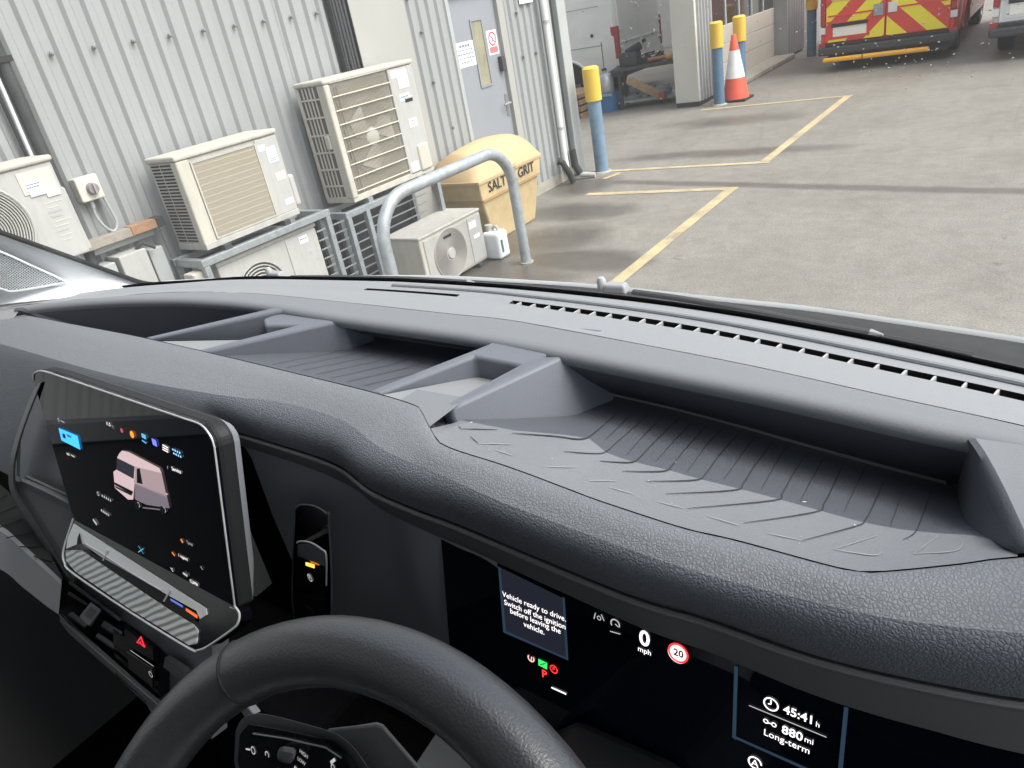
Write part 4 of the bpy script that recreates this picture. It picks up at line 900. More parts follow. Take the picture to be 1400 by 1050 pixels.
# --- dividers between trays
def divider(poly_t, zt, zb_, draft, name='tray_divider'):
    c = np.mean(np.array(poly_t), axis=0)
    top = [(p[0], p[1], z) for p, z in zip(poly_t, zt)]; bot = [(p[0]+dx, p[1]+dy, zb_) for p, (dx, dy) in zip(poly_t, draft)]
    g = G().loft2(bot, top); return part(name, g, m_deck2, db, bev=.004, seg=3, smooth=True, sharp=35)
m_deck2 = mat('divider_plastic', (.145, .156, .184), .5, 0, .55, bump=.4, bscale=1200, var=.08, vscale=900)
divider([(-.512, .412), (-.437, .520), (-.437, .575), (-.335, .575), (-.347, .513), (-.404, .411), (-.416, .413), (-.381, .488), (-.436, .493), (-.494, .415)],
        [1.6035, 1.612, 1.612, 1.612, 1.612, 1.6035, 1.6035, 1.611, 1.611, 1.6035], 1.53, [(-.002, 0), (-.004, 0), (0, 0), (.022, 0), (.026, -.024), (.008, -.002), (-.001, 0), (-.001, 0), (.001, 0), (.001, 0)])
part('pocket_floor', G().poly([(-.492, .408, 1.604), (-.424, .398, 1.604), (-.38, .49, 1.588), (-.437, .495, 1.588)]), m_deck, db)
divider([(-.957, .4435), (-.802, .548), (-.786, .560), (-.776, .545), (-.935, .4435)], [1.6035, 1.6145, 1.6145, 1.6145, 1.6035], 1.50, [(0, 0)]*5)
divider([(-.782, .575), (-.665, .575), (-.668, .538), (-.806, .434), (-.822, .436), (-.728, .514), (-.776, .507), (-.800, .523)], [1.609, 1.611, 1.611, 1.6035, 1.6035, 1.6095, 1.6085, 1.6085], 1.50, [(0, 0), (.01, 0), (.012, -.01), (.003, -.002), (0, 0), (0, 0), (0, 0), (0, 0)])
part('pocket_floor', G().poly([(-.93, .438, 1.603), (-.815, .431, 1.603), (-.728, .516, 1.588), (-.778, .509, 1.588)]), m_deck, db)
part('ledge_patch', G().grid([[(x, fL(x), ZL) for x in np.linspace(-.46, -.40, 8)], [(x, max(fL(x)+.012, .432), ZL-.0016) for x in np.linspace(-.46, -.40, 8)]]), m_deckshade, db, smooth=True)
part('pocket_slot', G().poly([(-.785, .505, 1.5885), (-.745, .512, 1.5885), (-.75, .485, 1.5905), (-.80, .482, 1.5905)]), m_slot, db)
# --- tray and ledge grooves as ribbons, coloured dark for shade, pale for highlight
def onliner(x, y):
    r, f_, c_, l, zf, zc_ = fR(x), yfl(x), ycr(x), fL(x), zfl(x), zcr(x)
    ys = [l, (c_-.008 if c_-.008 > l+.002 else .5*(c_+l)), c_+.003, .25*f_+.75*c_, .55*f_+.45*c_, f_-.004]; zs = [ZL, zc_+.001, zc_-.0022, zf+(zc_-zf)*.66, zf+(zc_-zf)*.30, zf+.0003]
    return float(np.interp(y, ys, zs))
m_tick = mat('groove_highlight', (.30, .305, .31), .5)  # ribbon colour standing in for the highlight along a groove
def groove(pts, wd=.0011, m=None, n=16, lift=.0007):
    P = []
    for a, b in zip(pts[:-1], pts[1:]):
        for j in range(n): t_ = j/n; P.append((a[0]+(b[0]-a[0])*t_, a[1]+(b[1]-a[1])*t_))
    P.append(pts[-1]); A, B = [], []
    for i, p in enumerate(P):
        q = P[min(i+1, len(P)-1)]; o = P[max(i-1, 0)]; t_ = np.array([q[0]-o[0], q[1]-o[1]]); t_ /= np.linalg.norm(t_)+1e-9; nn = np.array([-t_[1], t_[0]])*wd/2
        for L_, s_ in ((A, 1), (B, -1)): x, y = p[0]+s_*nn[0], p[1]+s_*nn[1]; L_.append((x, y, onliner(x, y)+lift))
    return part('groove', G().grid([A, B]), m or m_groove, db)
def pliner(px_, py_, lift=.0007):                       # where a pixel's ray meets the tray liner
    v = ray(px_, py_); lo, hi = .25, .9
    for _ in range(36):
        m_ = .5*(lo+hi); p = EYE+v*m_
        if p[2] > onliner(p[0], p[1]): lo = m_
        else: hi = m_
    p = EYE+v*lo; return np.array([p[0], p[1], onliner(p[0], p[1])+lift])
def pgroove(pts, wpx=1.3, m=None):
    Q = smoothc(pts, 6); A, B = [], []
    for i_, p in enumerate(Q):
        t_ = Q[min(i_+1, len(Q)-1)]-Q[max(i_-1, 0)]; t_ = t_/(np.linalg.norm(t_)+1e-9); nn = np.array([-t_[1], t_[0]])*wpx/2*min(1, .35+.65*min(i_, len(Q)-1-i_)/5)
        A.append(pliner(*(p+nn))); B.append(pliner(*(p-nn)))
    return part('groove', G().grid([A, B]), m or m_groove, db)
LONG = [[(700, 593), (757, 597), (794, 601), (812, 593), (850, 560)], [(771, 618), (814, 621), (829, 618), (843, 606), (886, 568)], [(820, 631), (860, 633), (874, 627), (894, 606), (929, 572)], [(851, 645), (906, 645), (920, 636), (936, 616), (967, 582)], [(883, 659), (951, 657), (966, 647), (983, 624), (1013, 590)],
        [(911, 676), (1003, 671), (1017, 661), (1031, 639), (1057, 605)], [(940, 696), (1057, 685), (1070, 675), (1084, 650), (1104, 618)], [(1017, 716), (1114, 701), (1127, 689), (1138, 668), (1153, 634)], [(1097, 740), (1171, 720), (1183, 712), (1195, 690), (1212, 650)], [(1234, 739), (1251, 729), (1262, 704), (1276, 664)]]
SHORT = [[(827, 603), (848, 582), (866, 564)], [(857, 623), (883, 593), (907, 570)], [(897, 631), (929, 596), (948, 578)], [(939, 647), (969, 606), (990, 586)], [(990, 656), (1023, 610), (1036, 597)], [(1041, 670), (1069, 621), (1081, 611)], [(1094, 687), (1120, 638), (1129, 626)], [(1154, 701), (1180, 646), (1184, 640)], [(1217, 721), (1238, 664)]]
TICK = [[(1050, 730), (1097, 740)], [(1140, 752), (1194, 760), (1206, 754)], [(1140, 752), (1200, 733)], [(1249, 758), (1283, 733)], [(1249, 758), (1306, 754), (1317, 739)], [(749, 639), (791, 640)], [(806, 658), (843, 658)], [(833, 667), (866, 676)], [(900, 687), (936, 696)], [(969, 707), (1010, 719)], [(622, 576), (631, 587)], [(631, 587), (680, 588)], [(643, 597), (654, 607)], [(654, 607), (700, 608)], [(678, 616), (700, 623)]]
for q_ in LONG: pgroove(q_, 1.5)
for q_ in SHORT: pgroove(q_, 1.2)
for q_ in TICK: pgroove(q_, 1.4, m_tick if len(q_) == 3 or q_[0][1] > 600 else None)
for k in range(8):
    x = -.665+k*.026; groove([(x+.004, yfl(x)-.012), (x-.030, fL(x-.03)+.02)], .001)
# --- a little dust and lint on the tray floor and ledge
g = G()
for k in range(26):
    p = pliner(random.uniform(620, 1290), random.uniform(575, 745), .0006)
    if not (fL(p[0])+.004 < p[1] < yfl(p[0])-.004 and -.40 < p[0] < -.03): continue
    a_ = random.uniform(0, PI); q_ = random.uniform(.00025, .0006); l__ = q_*random.choice((1, 1, 1, 3))
    g.add([p+[l__*math.cos(a_), l__*math.sin(a_), 0], p+[-q_*math.sin(a_), q_*math.cos(a_), .0002], p+[-l__*math.cos(a_), -l__*math.sin(a_), 0], p+[q_*math.sin(a_), -q_*math.cos(a_), .0002]], [(0, 1, 2, 3)])
tag(part('dust_flecks', g, mat('dust', (.55, .55, .53), .9), db), kind='stuff')
# --- pad
def padrow(fy, fz): return [(x, fy(x), fz(x)) for x in xs]
TR = lambda x: 0 if x > -.70 else (1 if x < -.80 else (-.70-x)/.10)     # passenger side: face runs lower
def y2(x): return fP2(max(x, -.70))*(1-TR(x)) + (.292+.03*max(0, -.9-x))*TR(x)
def z2(x): return 1.557*(1-TR(x)) + 1.405*TR(x)
p0 = [(x, l_(x)+.0002, ZL-.0012) for x in xs]; p1 = [(x, l_(x)-.0007, ZL-.0005) for x in xs]; p1b = [(x, l_(x)-.004, ZL+.0008) for x in xs]
def mix3(x, t):                                     # quadratic roll-over from crest to lower edge
    c0 = np.array([fP1(x), 1.598]); c2 = np.array([y2(x)+.004, z2(x)]); c1 = np.array([min(fP1(x), c2[0])-.012, 1.588])
    if TR(x) > 0: c1 = np.array([fP1(x)-.02, 1.585])
    q = (1-t)**2*c0+2*t*(1-t)*c1+t*t*c2; return (x, q[0], q[1])
rowsA = [p0, p1, p1b] + [[(x, l_(x)-.005+(fP1(x)-l_(x)+.005)*t, ZL+.0008+(1.598-ZL-.0008)*t+.0022*math.sin(PI*t)) for x in xs] for t in (.33, .66, 1.0)]
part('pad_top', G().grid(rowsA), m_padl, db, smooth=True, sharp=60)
rowsB = [[mix3(x, t) for x in xs] for t in np.linspace(0, 1, 13)] + [[(x, y2(x)+.014, z2(x)-.001) for x in xs]]
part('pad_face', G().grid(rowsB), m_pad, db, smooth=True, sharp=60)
# --- trim bead and brow under the pad (driver and centre)
xf = np.array([x for x in xs if x > -.72])
part('trim_bead', G().tube([(x, fP2(x)+.0035, 1.5525) for x in xf], .0022, 8), mat('bead', (.14, .14, .145), .35), db, smooth=True)
_bw = [pY(x, y, fP2(pz(x, y, 1.54)[0])+.009) for x, y in ((300, 602), (400, 632), (470, 664), (520, 698), (600, 735), (690, 776), (770, 812), (861, 853), (980, 896), (1161, 966), (1280, 1000), (1400, 1032), (1600, 1070))]
_bx, _bz = [p[0] for p in _bw], [p[2] for p in _bw]
def zb_(x): return float(np.interp(x, _bx, _bz))
part('brow', G().grid([[(x, fP2(x)+.012, 1.5525) for x in xf], [(x, fP2(x)+.004, 1.550) for x in xf], [(x, fP2(x)+.0055, .5*(1.550+zb_(x))) for x in xf], [(x, fP2(x)+.009, zb_(x)) for x in xf], [(x, fP2(x)+.034, zb_(x)+.004) for x in xf]]), m_hood, db, smooth=True, sharp=50)
# fascia sheet behind park brake and screen
part('fascia', G().grid([[(x, fP2(max(x, -.62))+.022, 1.545) for x in xf if x < -.33], [(x, fP2(max(x, -.62))+.030, 1.50) for x in xf if x < -.33], [(x, fP2(max(x, -.62))+.028, 1.42) for x in xf if x < -.33], [(x, fP2(max(x, -.62))+.034, 1.20) for x in xf if x < -.33]]), m_fascia, db, smooth=True)
# ---------------------------------------------------------------- instrument display
PC = Plane((-.19, .342, 1.48), (1, -.05, 0), (0, .22, 1))
cl = part('instrument_display', G().prism(rrect(PC, -.21, .36, -.16, .065, .012), -PC.n*.006), m_screen, db)
part('lower_brow', G().prism([PC.uv(-.21, -.155, .0), PC.uv(.36, -.155, .0), PC.uv(.36, -.20, .10), PC.uv(-.21, -.20, .10)], (0, 0, -.01)), m_hood, db)
part('info_window', G().poly([PC.at(x, y, .0004) for x, y in ((682, 775), (770, 818), (775, 902), (690, 866))]), mat('lit_panel', (.004, .004, .008), .08, emit=(.02, .023, .035), estr=.35), cl)
for q in (((681, 775), (684, 776), (692, 866), (688, 864)), ((769, 816), (772, 818), (777, 903), (774, 902)), ((688, 864), (690, 862), (776, 900), (777, 903)), ((1004, 910), (1009, 912), (1006, 1012), (1001, 1008)), ((1154, 966), (1160, 968), (1150, 1075), (1144, 1070)), ((1001, 1008), (1004, 1006), (1147, 1069), (1146, 1073))):
    part('window_edge', G().poly([PC.at(x, y, .0007) for x, y in q]), lit('edge_blue', (.10, .20, .33), .10), cl)
def ptext(s, px, py, cap_px, m=m_wt, pl=PC, par=cl, bold=0., name='lettering', off=.0009):
    P = pl.at(px, py, off); return text(s, pl, P, cap_px/pl.ppm(P), m, par, 0, bold, name)
for s, x, y in (('Vehicle ready to drive.', 729, 829), ('Switch off the ignition', 730, 840), ('before leaving the', 731, 849), ('vehicle.', 730, 859)): ptext(s, x, y, 7.2)
ptext('0', 881, 874, 20, bold=.02); ptext('mph', 881, 890, 7); ptext('P', 744, 922, 10, lit('red', (1, .03, .03), .9), bold=.02)
ptext('45:41', 1092, 978, 11, bold=.015); ptext('h', 1118, 991, 7); ptext('880', 1083, 1003, 11, bold=.015); ptext('mi', 1106, 1013, 7.5); ptext('Long-term', 1075, 1014, 8.5)
def ringp(px, py, rpx, wpx, m, pl=PC, par=cl, name='icon_ring', a0=0, a1=360, sx=1., off=.0009):
    P = pl.at(px, py, off); k = 1/pl.ppm(P); n = 28; A = [math.radians(a0+(a1-a0)*i/n) for i in range(n+1)]
    g = G().grid([[P+pl.e1*r*k*sx*math.cos(q)+pl.e2*r*k*math.sin(q) for q in A] for r in (rpx, rpx-wpx)]); return part(name, g, m, par)
def disc(px, py, rpx, m, pl=PC, par=cl, off=.0008, name='icon_disc'):
    P = pl.at(px, py); k = 1/pl.ppm(P); return part(name, G().poly([P+pl.e1*rpx*k*math.cos(q)+pl.e2*rpx*k*math.sin(q)+pl.n*off for q in np.linspace(0, 2*PI, 25)[:-1]]), m, par)
def barp(a, b, wpx, m, pl=PC, par=cl, name='icon_bar', off=.0009):
    A, B = pl.at(*a, off), pl.at(*b, off); t = (B-A)/np.linalg.norm(B-A); nn = np.cross(pl.n, t)*wpx/2/pl.ppm(A)
    return part(name, G().poly([A-nn, B-nn, B+nn, A+nn]), m, par)
disc(927, 893, 12.5, lit('sign_pink', (1, .72, .70), .8)); ringp(927, 893, 13, 2.6, lit('red', (1, .03, .03)))
ptext('20', 927.5, 893.5, 9, mat('print_black', (.0, .0, .0), .9, 0, 0), name='numerals', bold=.03, off=.0018); 
ringp(1054, 963, 8.8, 1.8, m_wt); barp((1054, 963), (1054, 957), 1.5, m_wt); barp((1054, 963), (1050, 962), 1.5, m_wt)
barp((1024, 964.5), (1130, 1008), 1.2, m_wd); ringp(1047, 986, 3, 1.2, m_wt); ringp(1058, 991, 3, 1.2, m_wt); barp((1049, 988), (1056, 990), 1.4, m_wt)
ringp(726, 900, 5, 1.6, lit('pink', (1, .55, .5)), a0=140, a1=400); barp((726, 903), (727, 898), 1.4, lit('pink', (1, .55, .5)))
barp((736, 905), (748, 911), 9, lit('green', (.05, .8, .15), .6)); barp((738, 909), (746, 907), 1.2, m_screen)
ringp(757, 915, 5.5, 1.4, lit('red', (1, .03, .03))); ptext('P', 757, 915, 5, lit('red', (1, .03, .03)))
barp((754, 940), (774, 949), 2, m_wt); ringp(841, 853, 6.5, 1.6, m_wd, a0=-30, a1=220); barp((841, 853), (845, 857), 1.4, m_wd); barp((834, 863), (848, 867), 1.2, m_wd)
barp((814, 838), (812, 846), 1.2, m_wd); barp((822, 840), (826, 849), 1.2, m_wd); ringp(819, 845, 3, 1, m_wd)
ringp(1032, 1043, 8, 1.8, m_wt, a0=0, a1=300); ptext('A', 1032, 1044, 9)
# ---------------------------------------------------------------- park brake switch
PB = Plane(pY(425, 745, .352), (1, -.18, 0), (0, .10, 1))
def pbq(pts, off): return [PB.at(x, y, off) for x, y in pts]
rec = smoothc([(404, 696), (412, 690), (430, 692), (446, 702), (450, 716), (450, 860), (403, 850), (403, 705), (404, 696)], 4)[:-1]
rc = part('switch_recess', G().loft2([PB.at(p[0], p[1], -.012) for p in rec], [PB.at(p[0], p[1], .0015) for p in rec]), m_glossb, db)
part('recess_rim', G().tube([PB.at(p[0], p[1], .0015) for p in rec], .0010, 6, closed=True), m_hood, rc)
sw = [(406, 744), (410, 740), (424, 741), (442, 751), (446, 758), (446, 812), (406, 803)]
pbk = part('park_brake_switch', G().loft2(pbq(sw, .0), pbq(sw, .016)), m_glossb, db, bev=.002)
part('switch_face', G().loft2(pbq([(407, 745), (422, 743), (440, 752), (445, 759), (445, 775), (407, 760)], .0162), pbq([(407, 745), (422, 743), (440, 752), (445, 759), (445, 775), (407, 760)], .018)), mat('switch_grey', (.12, .13, .15), .3), pbk, bev=.0008)
part('chrome_edge', G().tube(smoothc([PB.at(x, y, .0175) for x, y in ((406, 742), (411, 740), (424, 741.5), (440, 751), (446, 760), (446, 800))], 4), .0009, 6), m_silver, pbk, smooth=True)
part('indicator_lamp', G().poly(pbq([(418, 768.5), (430, 772), (430, 777), (418, 773)], .0188)), lit('amber', (1, .33, .04), 1.6), pbk)
ringp(423.5, 790, 5, 1.1, m_wd, PB, pbk, off=.0168); ptext('P', 423.5, 790, 6, m_wd, PB, pbk, off=.0168)
part('lower_switch', G().loft2(pbq([(405, 808), (446, 820), (446, 862), (405, 852)], .0), pbq([(405, 808), (446, 820), (446, 862), (405, 852)], .008)), m_glossb, db, bev=.001)
ptext('AUTO', 423, 832, 5, mat('print_dim', (.12, .12, .13), .5), PB, db, off=.009)
# ---------------------------------------------------------------- centre touch screen
yw, ti = math.radians(-2.05), math.radians(13.3)
_n = np.array([math.sin(yw), -math.cos(yw), 0]); _e1 = np.array([math.cos(yw), math.sin(yw), 0])
PT = Plane((-.733, .268, 1.545), _e1, np.array([0, 0, 1])*math.cos(ti)-_n*math.sin(ti))
tp = [PT.at(x, y) for x, y in smoothc([(46, 520), (47, 511), (56, 507), (70, 510)], 3) + smoothc([(255, 573), (276, 581), (289, 597), (294, 612)], 4) + [(318, 800), (322, 832)] + [(316, 830), (101, 711)]]
crL, crR = PT.at(100, 710), PT.at(320, 829)
PS = Plane(crL, crR-crL, np.array([0, .55, .84]))       # lower lip leans out toward the driver
lowpx = [(100, 709), (320, 828), (327, 838), (326, 850), (318, 860), (285, 883), (270, 889), (258, 886), (180, 838), (100, 783), (88, 768), (86, 757)]
ts = part('touch_screen', G().prism(tp, -PT.n*.010), m_screen, db)
hb = [p-PT.n*.010+(p-PT.o)*.0 for p in tp]; hb2 = [PT.o+(p-PT.o)*.80-PT.n*.045 for p in tp]
part('housing', G().loft2([PT.o+(p-PT.o)*1.010-PT.n*.002 for p in tp], [PT.o+(p-PT.o)*1.012+PT.e1*.002-PT.n*.018 for p in tp]), mat('housing', (.016, .017, .018), .5, 0, .25), ts, bev=.004)
part('rear_housing', G().loft2([PT.o+(p-PT.o)*1.0+PT.e1*.001-PT.n*.018 for p in tp], hb2), m_fascia, ts, bev=.004)
part('screen_edge', G().tube([p+PT.n*.0005 for p in tp[:-1]], .0009, 8), m_silver, ts, smooth=True)
lp_ = [PS.at(x, y) for x, y in lowpx]
lip = part('climate_lip', G().prism(lp_, -PS.n*.014), m_glossb, ts)
part('lip_edge', G().tube([PS.at(x, y, .0005) for x, y in smoothc([(100, 709), (90, 740), (86, 757), (88, 769), (100, 784), (180, 838), (258, 886), (270, 889), (285, 883), (318, 860), (326, 850), (327, 838), (320, 828)], 4)], .0011, 8), m_silver, lip, smooth=True)
def wave_mat():
    m = bpy.data.materials.new('waved_metal'); m.use_nodes = True; n = m.node_tree; b = n.nodes['Principled BSDF']; b.inputs['Metallic'].default_value = .15; b.inputs['Roughness'].default_value = .4; b.inputs['Base Color'].default_value = (.42, .44, .44, 1)
    tc = n.nodes.new('ShaderNodeTexCoord'); mp = n.nodes.new('ShaderNodeMapping'); mp.inputs['Rotation'].default_value = (0, .45, .35); n.links.new(tc.outputs['Object'], mp.inputs[0])
    wv = n.nodes.new('ShaderNodeTexWave'); wv.bands_direction = 'Z'; wv.inputs['Scale'].default_value = 50; wv.inputs['Distortion'].default_value = 1.2; wv.inputs['Detail'].default_value = 0; wv.inputs['Detail Scale'].default_value = 1
    n.links.new(mp.outputs[0], wv.inputs['Vector']); bp = n.nodes.new('ShaderNodeBump'); bp.inputs['Strength'].default_value = .9; bp.inputs['Distance'].default_value = .0012; n.links.new(wv.outputs['Fac'], bp.inputs['Height']); n.links.new(bp.outputs[0], b.inputs['Normal'])
    return m
part('waved_panel', G().prism([PS.at(x, y, .0004) for x, y in ((91, 752), (112, 752), (230, 832), (265, 853), (272, 862), (270, 880), (260, 882), (180, 833), (104, 781), (92, 767))], PS.n*.0012), wave_mat(), lip)
part('upper_strip', G().prism([PS.at(x, y, .0004) for x, y in ((102, 716), (283, 832), (284, 840), (275, 846), (270, 835), (232, 814), (150, 768), (112, 742), (92, 750), (94, 735))], PS.n*.0012), m_slider, lip)
part('slider_channel', G().poly([PS.at(x, y, .0021) for x, y in ((110, 748), (145, 765), (225, 812), (268, 838), (266, 852), (224, 826), (142, 772))]), m_slot, lip)
part('slider_line', G().tube([PS.at(x, y, .0024) for x, y in ((114, 742), (140, 757), (176, 781), (222, 808))], .0008, 6), m_silver, lip)
part('slider_line', G().poly([PS.at(x, y, .0026) for x, y in ((233, 818), (250, 828), (250, 831), (233, 821))]), lit('blue', (.15, .25, .9), .35), lip)
part('slider_line', G().poly([PS.at(x, y, .0026) for x, y in ((254, 831), (270, 841), (270, 846), (254, 835))]), lit('orange', (1, .18, .04), .45), lip)
for a, b in (((148, 752), (141, 766)), ((233, 807), (224, 822))): part('slider_tick', G().tube([PS.at(*a, .0026), PS.at(*b, .0026)], .0009, 6), m_silver, lip)
part('slider_knob', G().poly([PS.at(x, y, .0026) for x, y in ((109, 728), (112, 743), (105, 745), (106, 735))]), m_slot, lip)
ringp(101, 731, 3, .8, m_silver, PS, lip)
# lit graphics on the screen
q = lambda pts, m, nm='graphic', off=.0012: part(nm, G().poly([PT.at(x, y, off) for x, y in pts]), m, ts)
q([(80, 585), (106, 596), (110, 615), (84, 602)], lit('skyblue', (.04, .38, .95), .8)); q([(85, 592), (89, 594), (90, 600), (86, 598)], m_slot, off=.0015); q([(91, 593), (97, 596), (98, 599), (92, 597)], lit('deepblue', (.02, .12, .4), .5), off=.0015)
tt = lambda s, x, y, c, m=m_wd: ptext(s, x, y, c, m, PT, ts)
tt('11.5', 148, 580, 5, m_wt); tt('°C', 154, 584, 4); tt('Service', 241, 643, 5.5, m_wt); barp((229, 637), (229, 641), 1, m_wd, PT, ts); tt('Tyres', 259, 743, 4.5); tt('1 report', 250, 762, 4.5, m_wt); tt('CLIMA', 265, 797, 4.5, m_wt); tt('°C', 235, 779, 4, m_wt)
ringp(80, 574, 2.5, 1, m_wd, PT, ts); barp((83, 575), (88, 578), 1.3, m_wd, PT, ts); barp((91, 620), (95, 622), 3, m_wd, PT, ts); barp((97, 622), (102, 625), 2, m_wd, PT, ts)
ringp(134, 675, 3, 1, m_wd, PT, ts); 
g = G()
for (x0, y0, x1, y1) in ((139, 678, 153, 686), (138, 698, 150, 706), (127, 711, 132, 718), (250, 784, 256, 788)):
    for k in range(5):
        xa = x0+(x1-x0)*k/5; ya = y0+(y1-y0)*k/5; g.poly([PT.at(xa, ya-2, .0012), PT.at(xa+1.5, ya-1.2, .0012), PT.at(xa+1.5, ya+1.6, .0012), PT.at(xa, ya+1.0, .0012)])
tag(part('small_glyphs', g, m_wd, ts), kind='stuff')
for x, y, cname, c in ((168, 588, 'darkred', (.30, .05, .08)), (182, 593.5, 'orange2', (1, .22, .02))): disc(x, y, 5 if cname == 'orange2' else 3.2, lit(cname, c, .9), PT, ts, .0012)
q([(193, 592), (199, 595), (200, 601), (194, 598)], lit('teal', (.10, .40, .60), .6)); q([(207, 599), (213, 602), (215, 611), (209, 608)], lit('violet', (.14, .16, .75), .8)); barp((194, 602), (200, 606), 2, lit('teal', (.10, .40, .60)), PT, ts)
for k in range(3): barp((222, 608+k*3), (230, 612.5+k*3), 1.4, m_wt, PT, ts)
for k in range(4):
    for j in range(2): disc(238+k*3.1+j*1.4, 614+k*1.5+j*5.4, 1.5, lit('iceblue', (.25, .55, .85), .9), PT, ts, .0012, 'grid_dot')
barp((189, 746), (196, 757), 1.0, lit('teal', (.10, .40, .60)), PT, ts); barp((196, 750), (189, 755), 1.0, lit('teal', (.10, .40, .60)), PT, ts)
barp((247, 737), (250, 742), 4, lit('tyreorange', (.6, .22, .06), .6), PT, ts); barp((235, 755), (239, 760), 3, lit('tyreorange', (.6, .22, .06), .6), PT, ts); barp((274, 774), (277, 779), 1.2, m_wd, PT, ts)
# the little van picture
pk, pk2, pkd = lit('pink_body', (.52, .39, .40), .58), lit('pink_side', (.33, .245, .26), .55), lit('pink_low', (.17, .145, .175), .5)
q([(163, 620), (167, 616), (176, 618), (218, 640), (221, 647), (184, 638), (160, 626)], pk); q([(160, 626), (184, 638), (183, 655), (159, 642)], lit('wind', (.02, .02, .03), .5)); q([(184, 637), (221, 647), (228, 680), (184, 661)], pk2)
q([(155, 645), (159, 642), (183, 655), (184, 661), (182, 683), (175, 683), (157, 667)], pk); q([(156, 659), (182, 672), (181, 676), (157, 663)], m_slot, off=.0016); q([(157, 664), (180, 675), (180, 678), (158, 667)], m_slot, off=.0016)
q([(184, 661), (228, 677), (232, 695), (200, 690), (185, 683)], pkd); q([(187, 641), (191, 640), (195, 662), (187, 660)], m_slot, off=.0016); barp((184, 637), (183, 660), 1.4, lit('pink_hi', (.8, .62, .63)), PT, ts); barp((193, 662), (229, 676), 1.3, lit('pink_hi', (.8, .62, .63)), PT, ts)
for x, y, r in ((189, 690, 6), (224.5, 697, 6)): 
    disc(x, y, r, m_slot, PT, ts, .0018, 'tyre_disc'); ringp(x, y, r*.62, 1.1, m_wd, PT, ts)
barp((195, 694), (221, 697), 1.6, pkd, PT, ts)
# ---------------------------------------------------------------- console under the screen: vents and switches
PV = Plane(pY(150, 860, .222), (1, -.02, 0), (0, .18, 1))
V = lambda pts, off=0.: [PV.at(x, y, off) for x, y in pts]
part('console_panel', G().prism(V([(70, 770), (290, 880), (290, 1010), (225, 1010), (200, 962), (95, 862), (80, 838)], -.018), -PV.n*.02), m_fascia, db)
vn = part('air_vent', G().tube(V([(80, 790), (79, 835), (92, 852), (218, 962)], .002), .0028, 8), m_vent, db, smooth=True)
part('vent_back', G().poly(V([(82, 792), (172, 852), (172, 915), (96, 850), (82, 836)], -.017)), m_slot, vn)
for a, b, wv in (((94, 796), (165, 848), 6), ((92, 812), (118, 829), 11), ((95, 838), (118, 856), 10), ((140, 852), (166, 868), 12), ((132, 868), (168, 892), 10)):
    t_ = np.array([b[0]-a[0], b[1]-a[1]], float); L_ = np.linalg.norm(t_); nn = np.array([-t_[1], t_[0]])/L_*wv/2*.9
    A, B = np.array(a, float), np.array(b, float)
    part('louvre', G().loft2(V([tuple(A-nn), tuple(B-nn), tuple(B+nn), tuple(A+nn)], -.012), V([tuple(A-nn*.8), tuple(B-nn*.8), tuple(B+nn*.5), tuple(A+nn*.5)], -.002)), m_vent, vn, bev=.001)
tab = part('vent_tab', G().loft2(V([(108, 843), (124, 822), (140, 834), (124, 858)], -.012), V([(108, 843), (124, 824), (139, 834), (122, 856)], .008)), mat('vent_tab', (.34, .35, .355), .45), vn, bev=.002)
part('tab_inset', G().poly(V([(115, 841), (124, 829), (133, 836), (124, 847)], .0085)), m_vent, tab)
part('lower_trim', G().grid([V([(80, 838), (94, 853), (160, 908), (225, 965)], .004), V([(82, 846), (95, 862), (158, 917), (220, 974)], .004), V([(82, 850), (95, 867), (158, 923), (218, 980)], -.02)]), mat('lower_trim', (.20, .205, .21), .45), db, smooth=True)
sp_ = part('switch_panel', G().prism(V([(170, 850), (215, 884), (232, 900), (232, 945), (215, 950), (172, 914)], -.016), PV.n*.014), m_glossb, db)
part('hazard_switch', G().prism(V([(174, 857), (214, 884), (215, 902), (175, 878)], .0), PV.n*.004), m_glossb, sp_, bev=.001)
P_ = [(191, 872), (197, 881.5), (187, 876)]
part('hazard_triangle', G().tube(V([(192.5, 871), (197.5, 884), (187.5, 878)], .0045), .0011, 6, closed=True), lit('hazred', (.75, .03, .05), .6), sp_)
part('triangle_dot', G().poly(V([(192, 876), (194, 881), (190, 878)], .005)), lit('hazred', (.75, .03, .05)), sp_)
part('rocker_switch', G().prism(V([(177, 889), (213, 912), (214, 938), (180, 912)], .0), PV.n*.004), m_glossb, sp_, bev=.001)
barp((178, 889), (210, 911), .9, m_wd, PV, sp_, off=.005); ringp(206, 922, 4, 1.0, m_wd, PV, sp_, off=.005)
part('side_vent_slat', G().prism(V([(232, 895), (262, 915), (258, 928), (230, 908)], -.01), PV.n*.006), m_vent, db)
# surround left of the screen
PR = Plane(pY(60, 660, .262), (1, .02, 0), (0, .22, 1))
R_ = lambda pts, off=0.: [PR.at(x, y, off) for x, y in pts]
out = smoothc([(52, 524), (40, 552), (26, 590), (16, 628), (14, 652), (17, 672), (30, 695), (58, 740), (78, 775), (90, 792)], 5)
ins_ = smoothc([(58, 530), (48, 555), (36, 590), (28, 628), (27, 648), (31, 655), (60, 668), (100, 688)], 5)
fr = part('surround_rim', G().grid([[PR.at(p[0]-2.5, p[1]+1, -.012) for p in out], [PR.at(p[0], p[1], .0) for p in out], [PR.at(p[0]+4, p[1]-1, .002) for p in out], [PR.at(p[0]+7, p[1]-2, -.004) for p in out]]), mat('surround_trim', (.07, .074, .078), .4), db, smooth=True)
part('surround_panel', G().prism(R_([(21, 660), (30, 657), (60, 670), (98, 689), (118, 720), (100, 800), (92, 790), (62, 738), (34, 694)], -.006), -PR.n*.006), m_console, db, bev=.001)
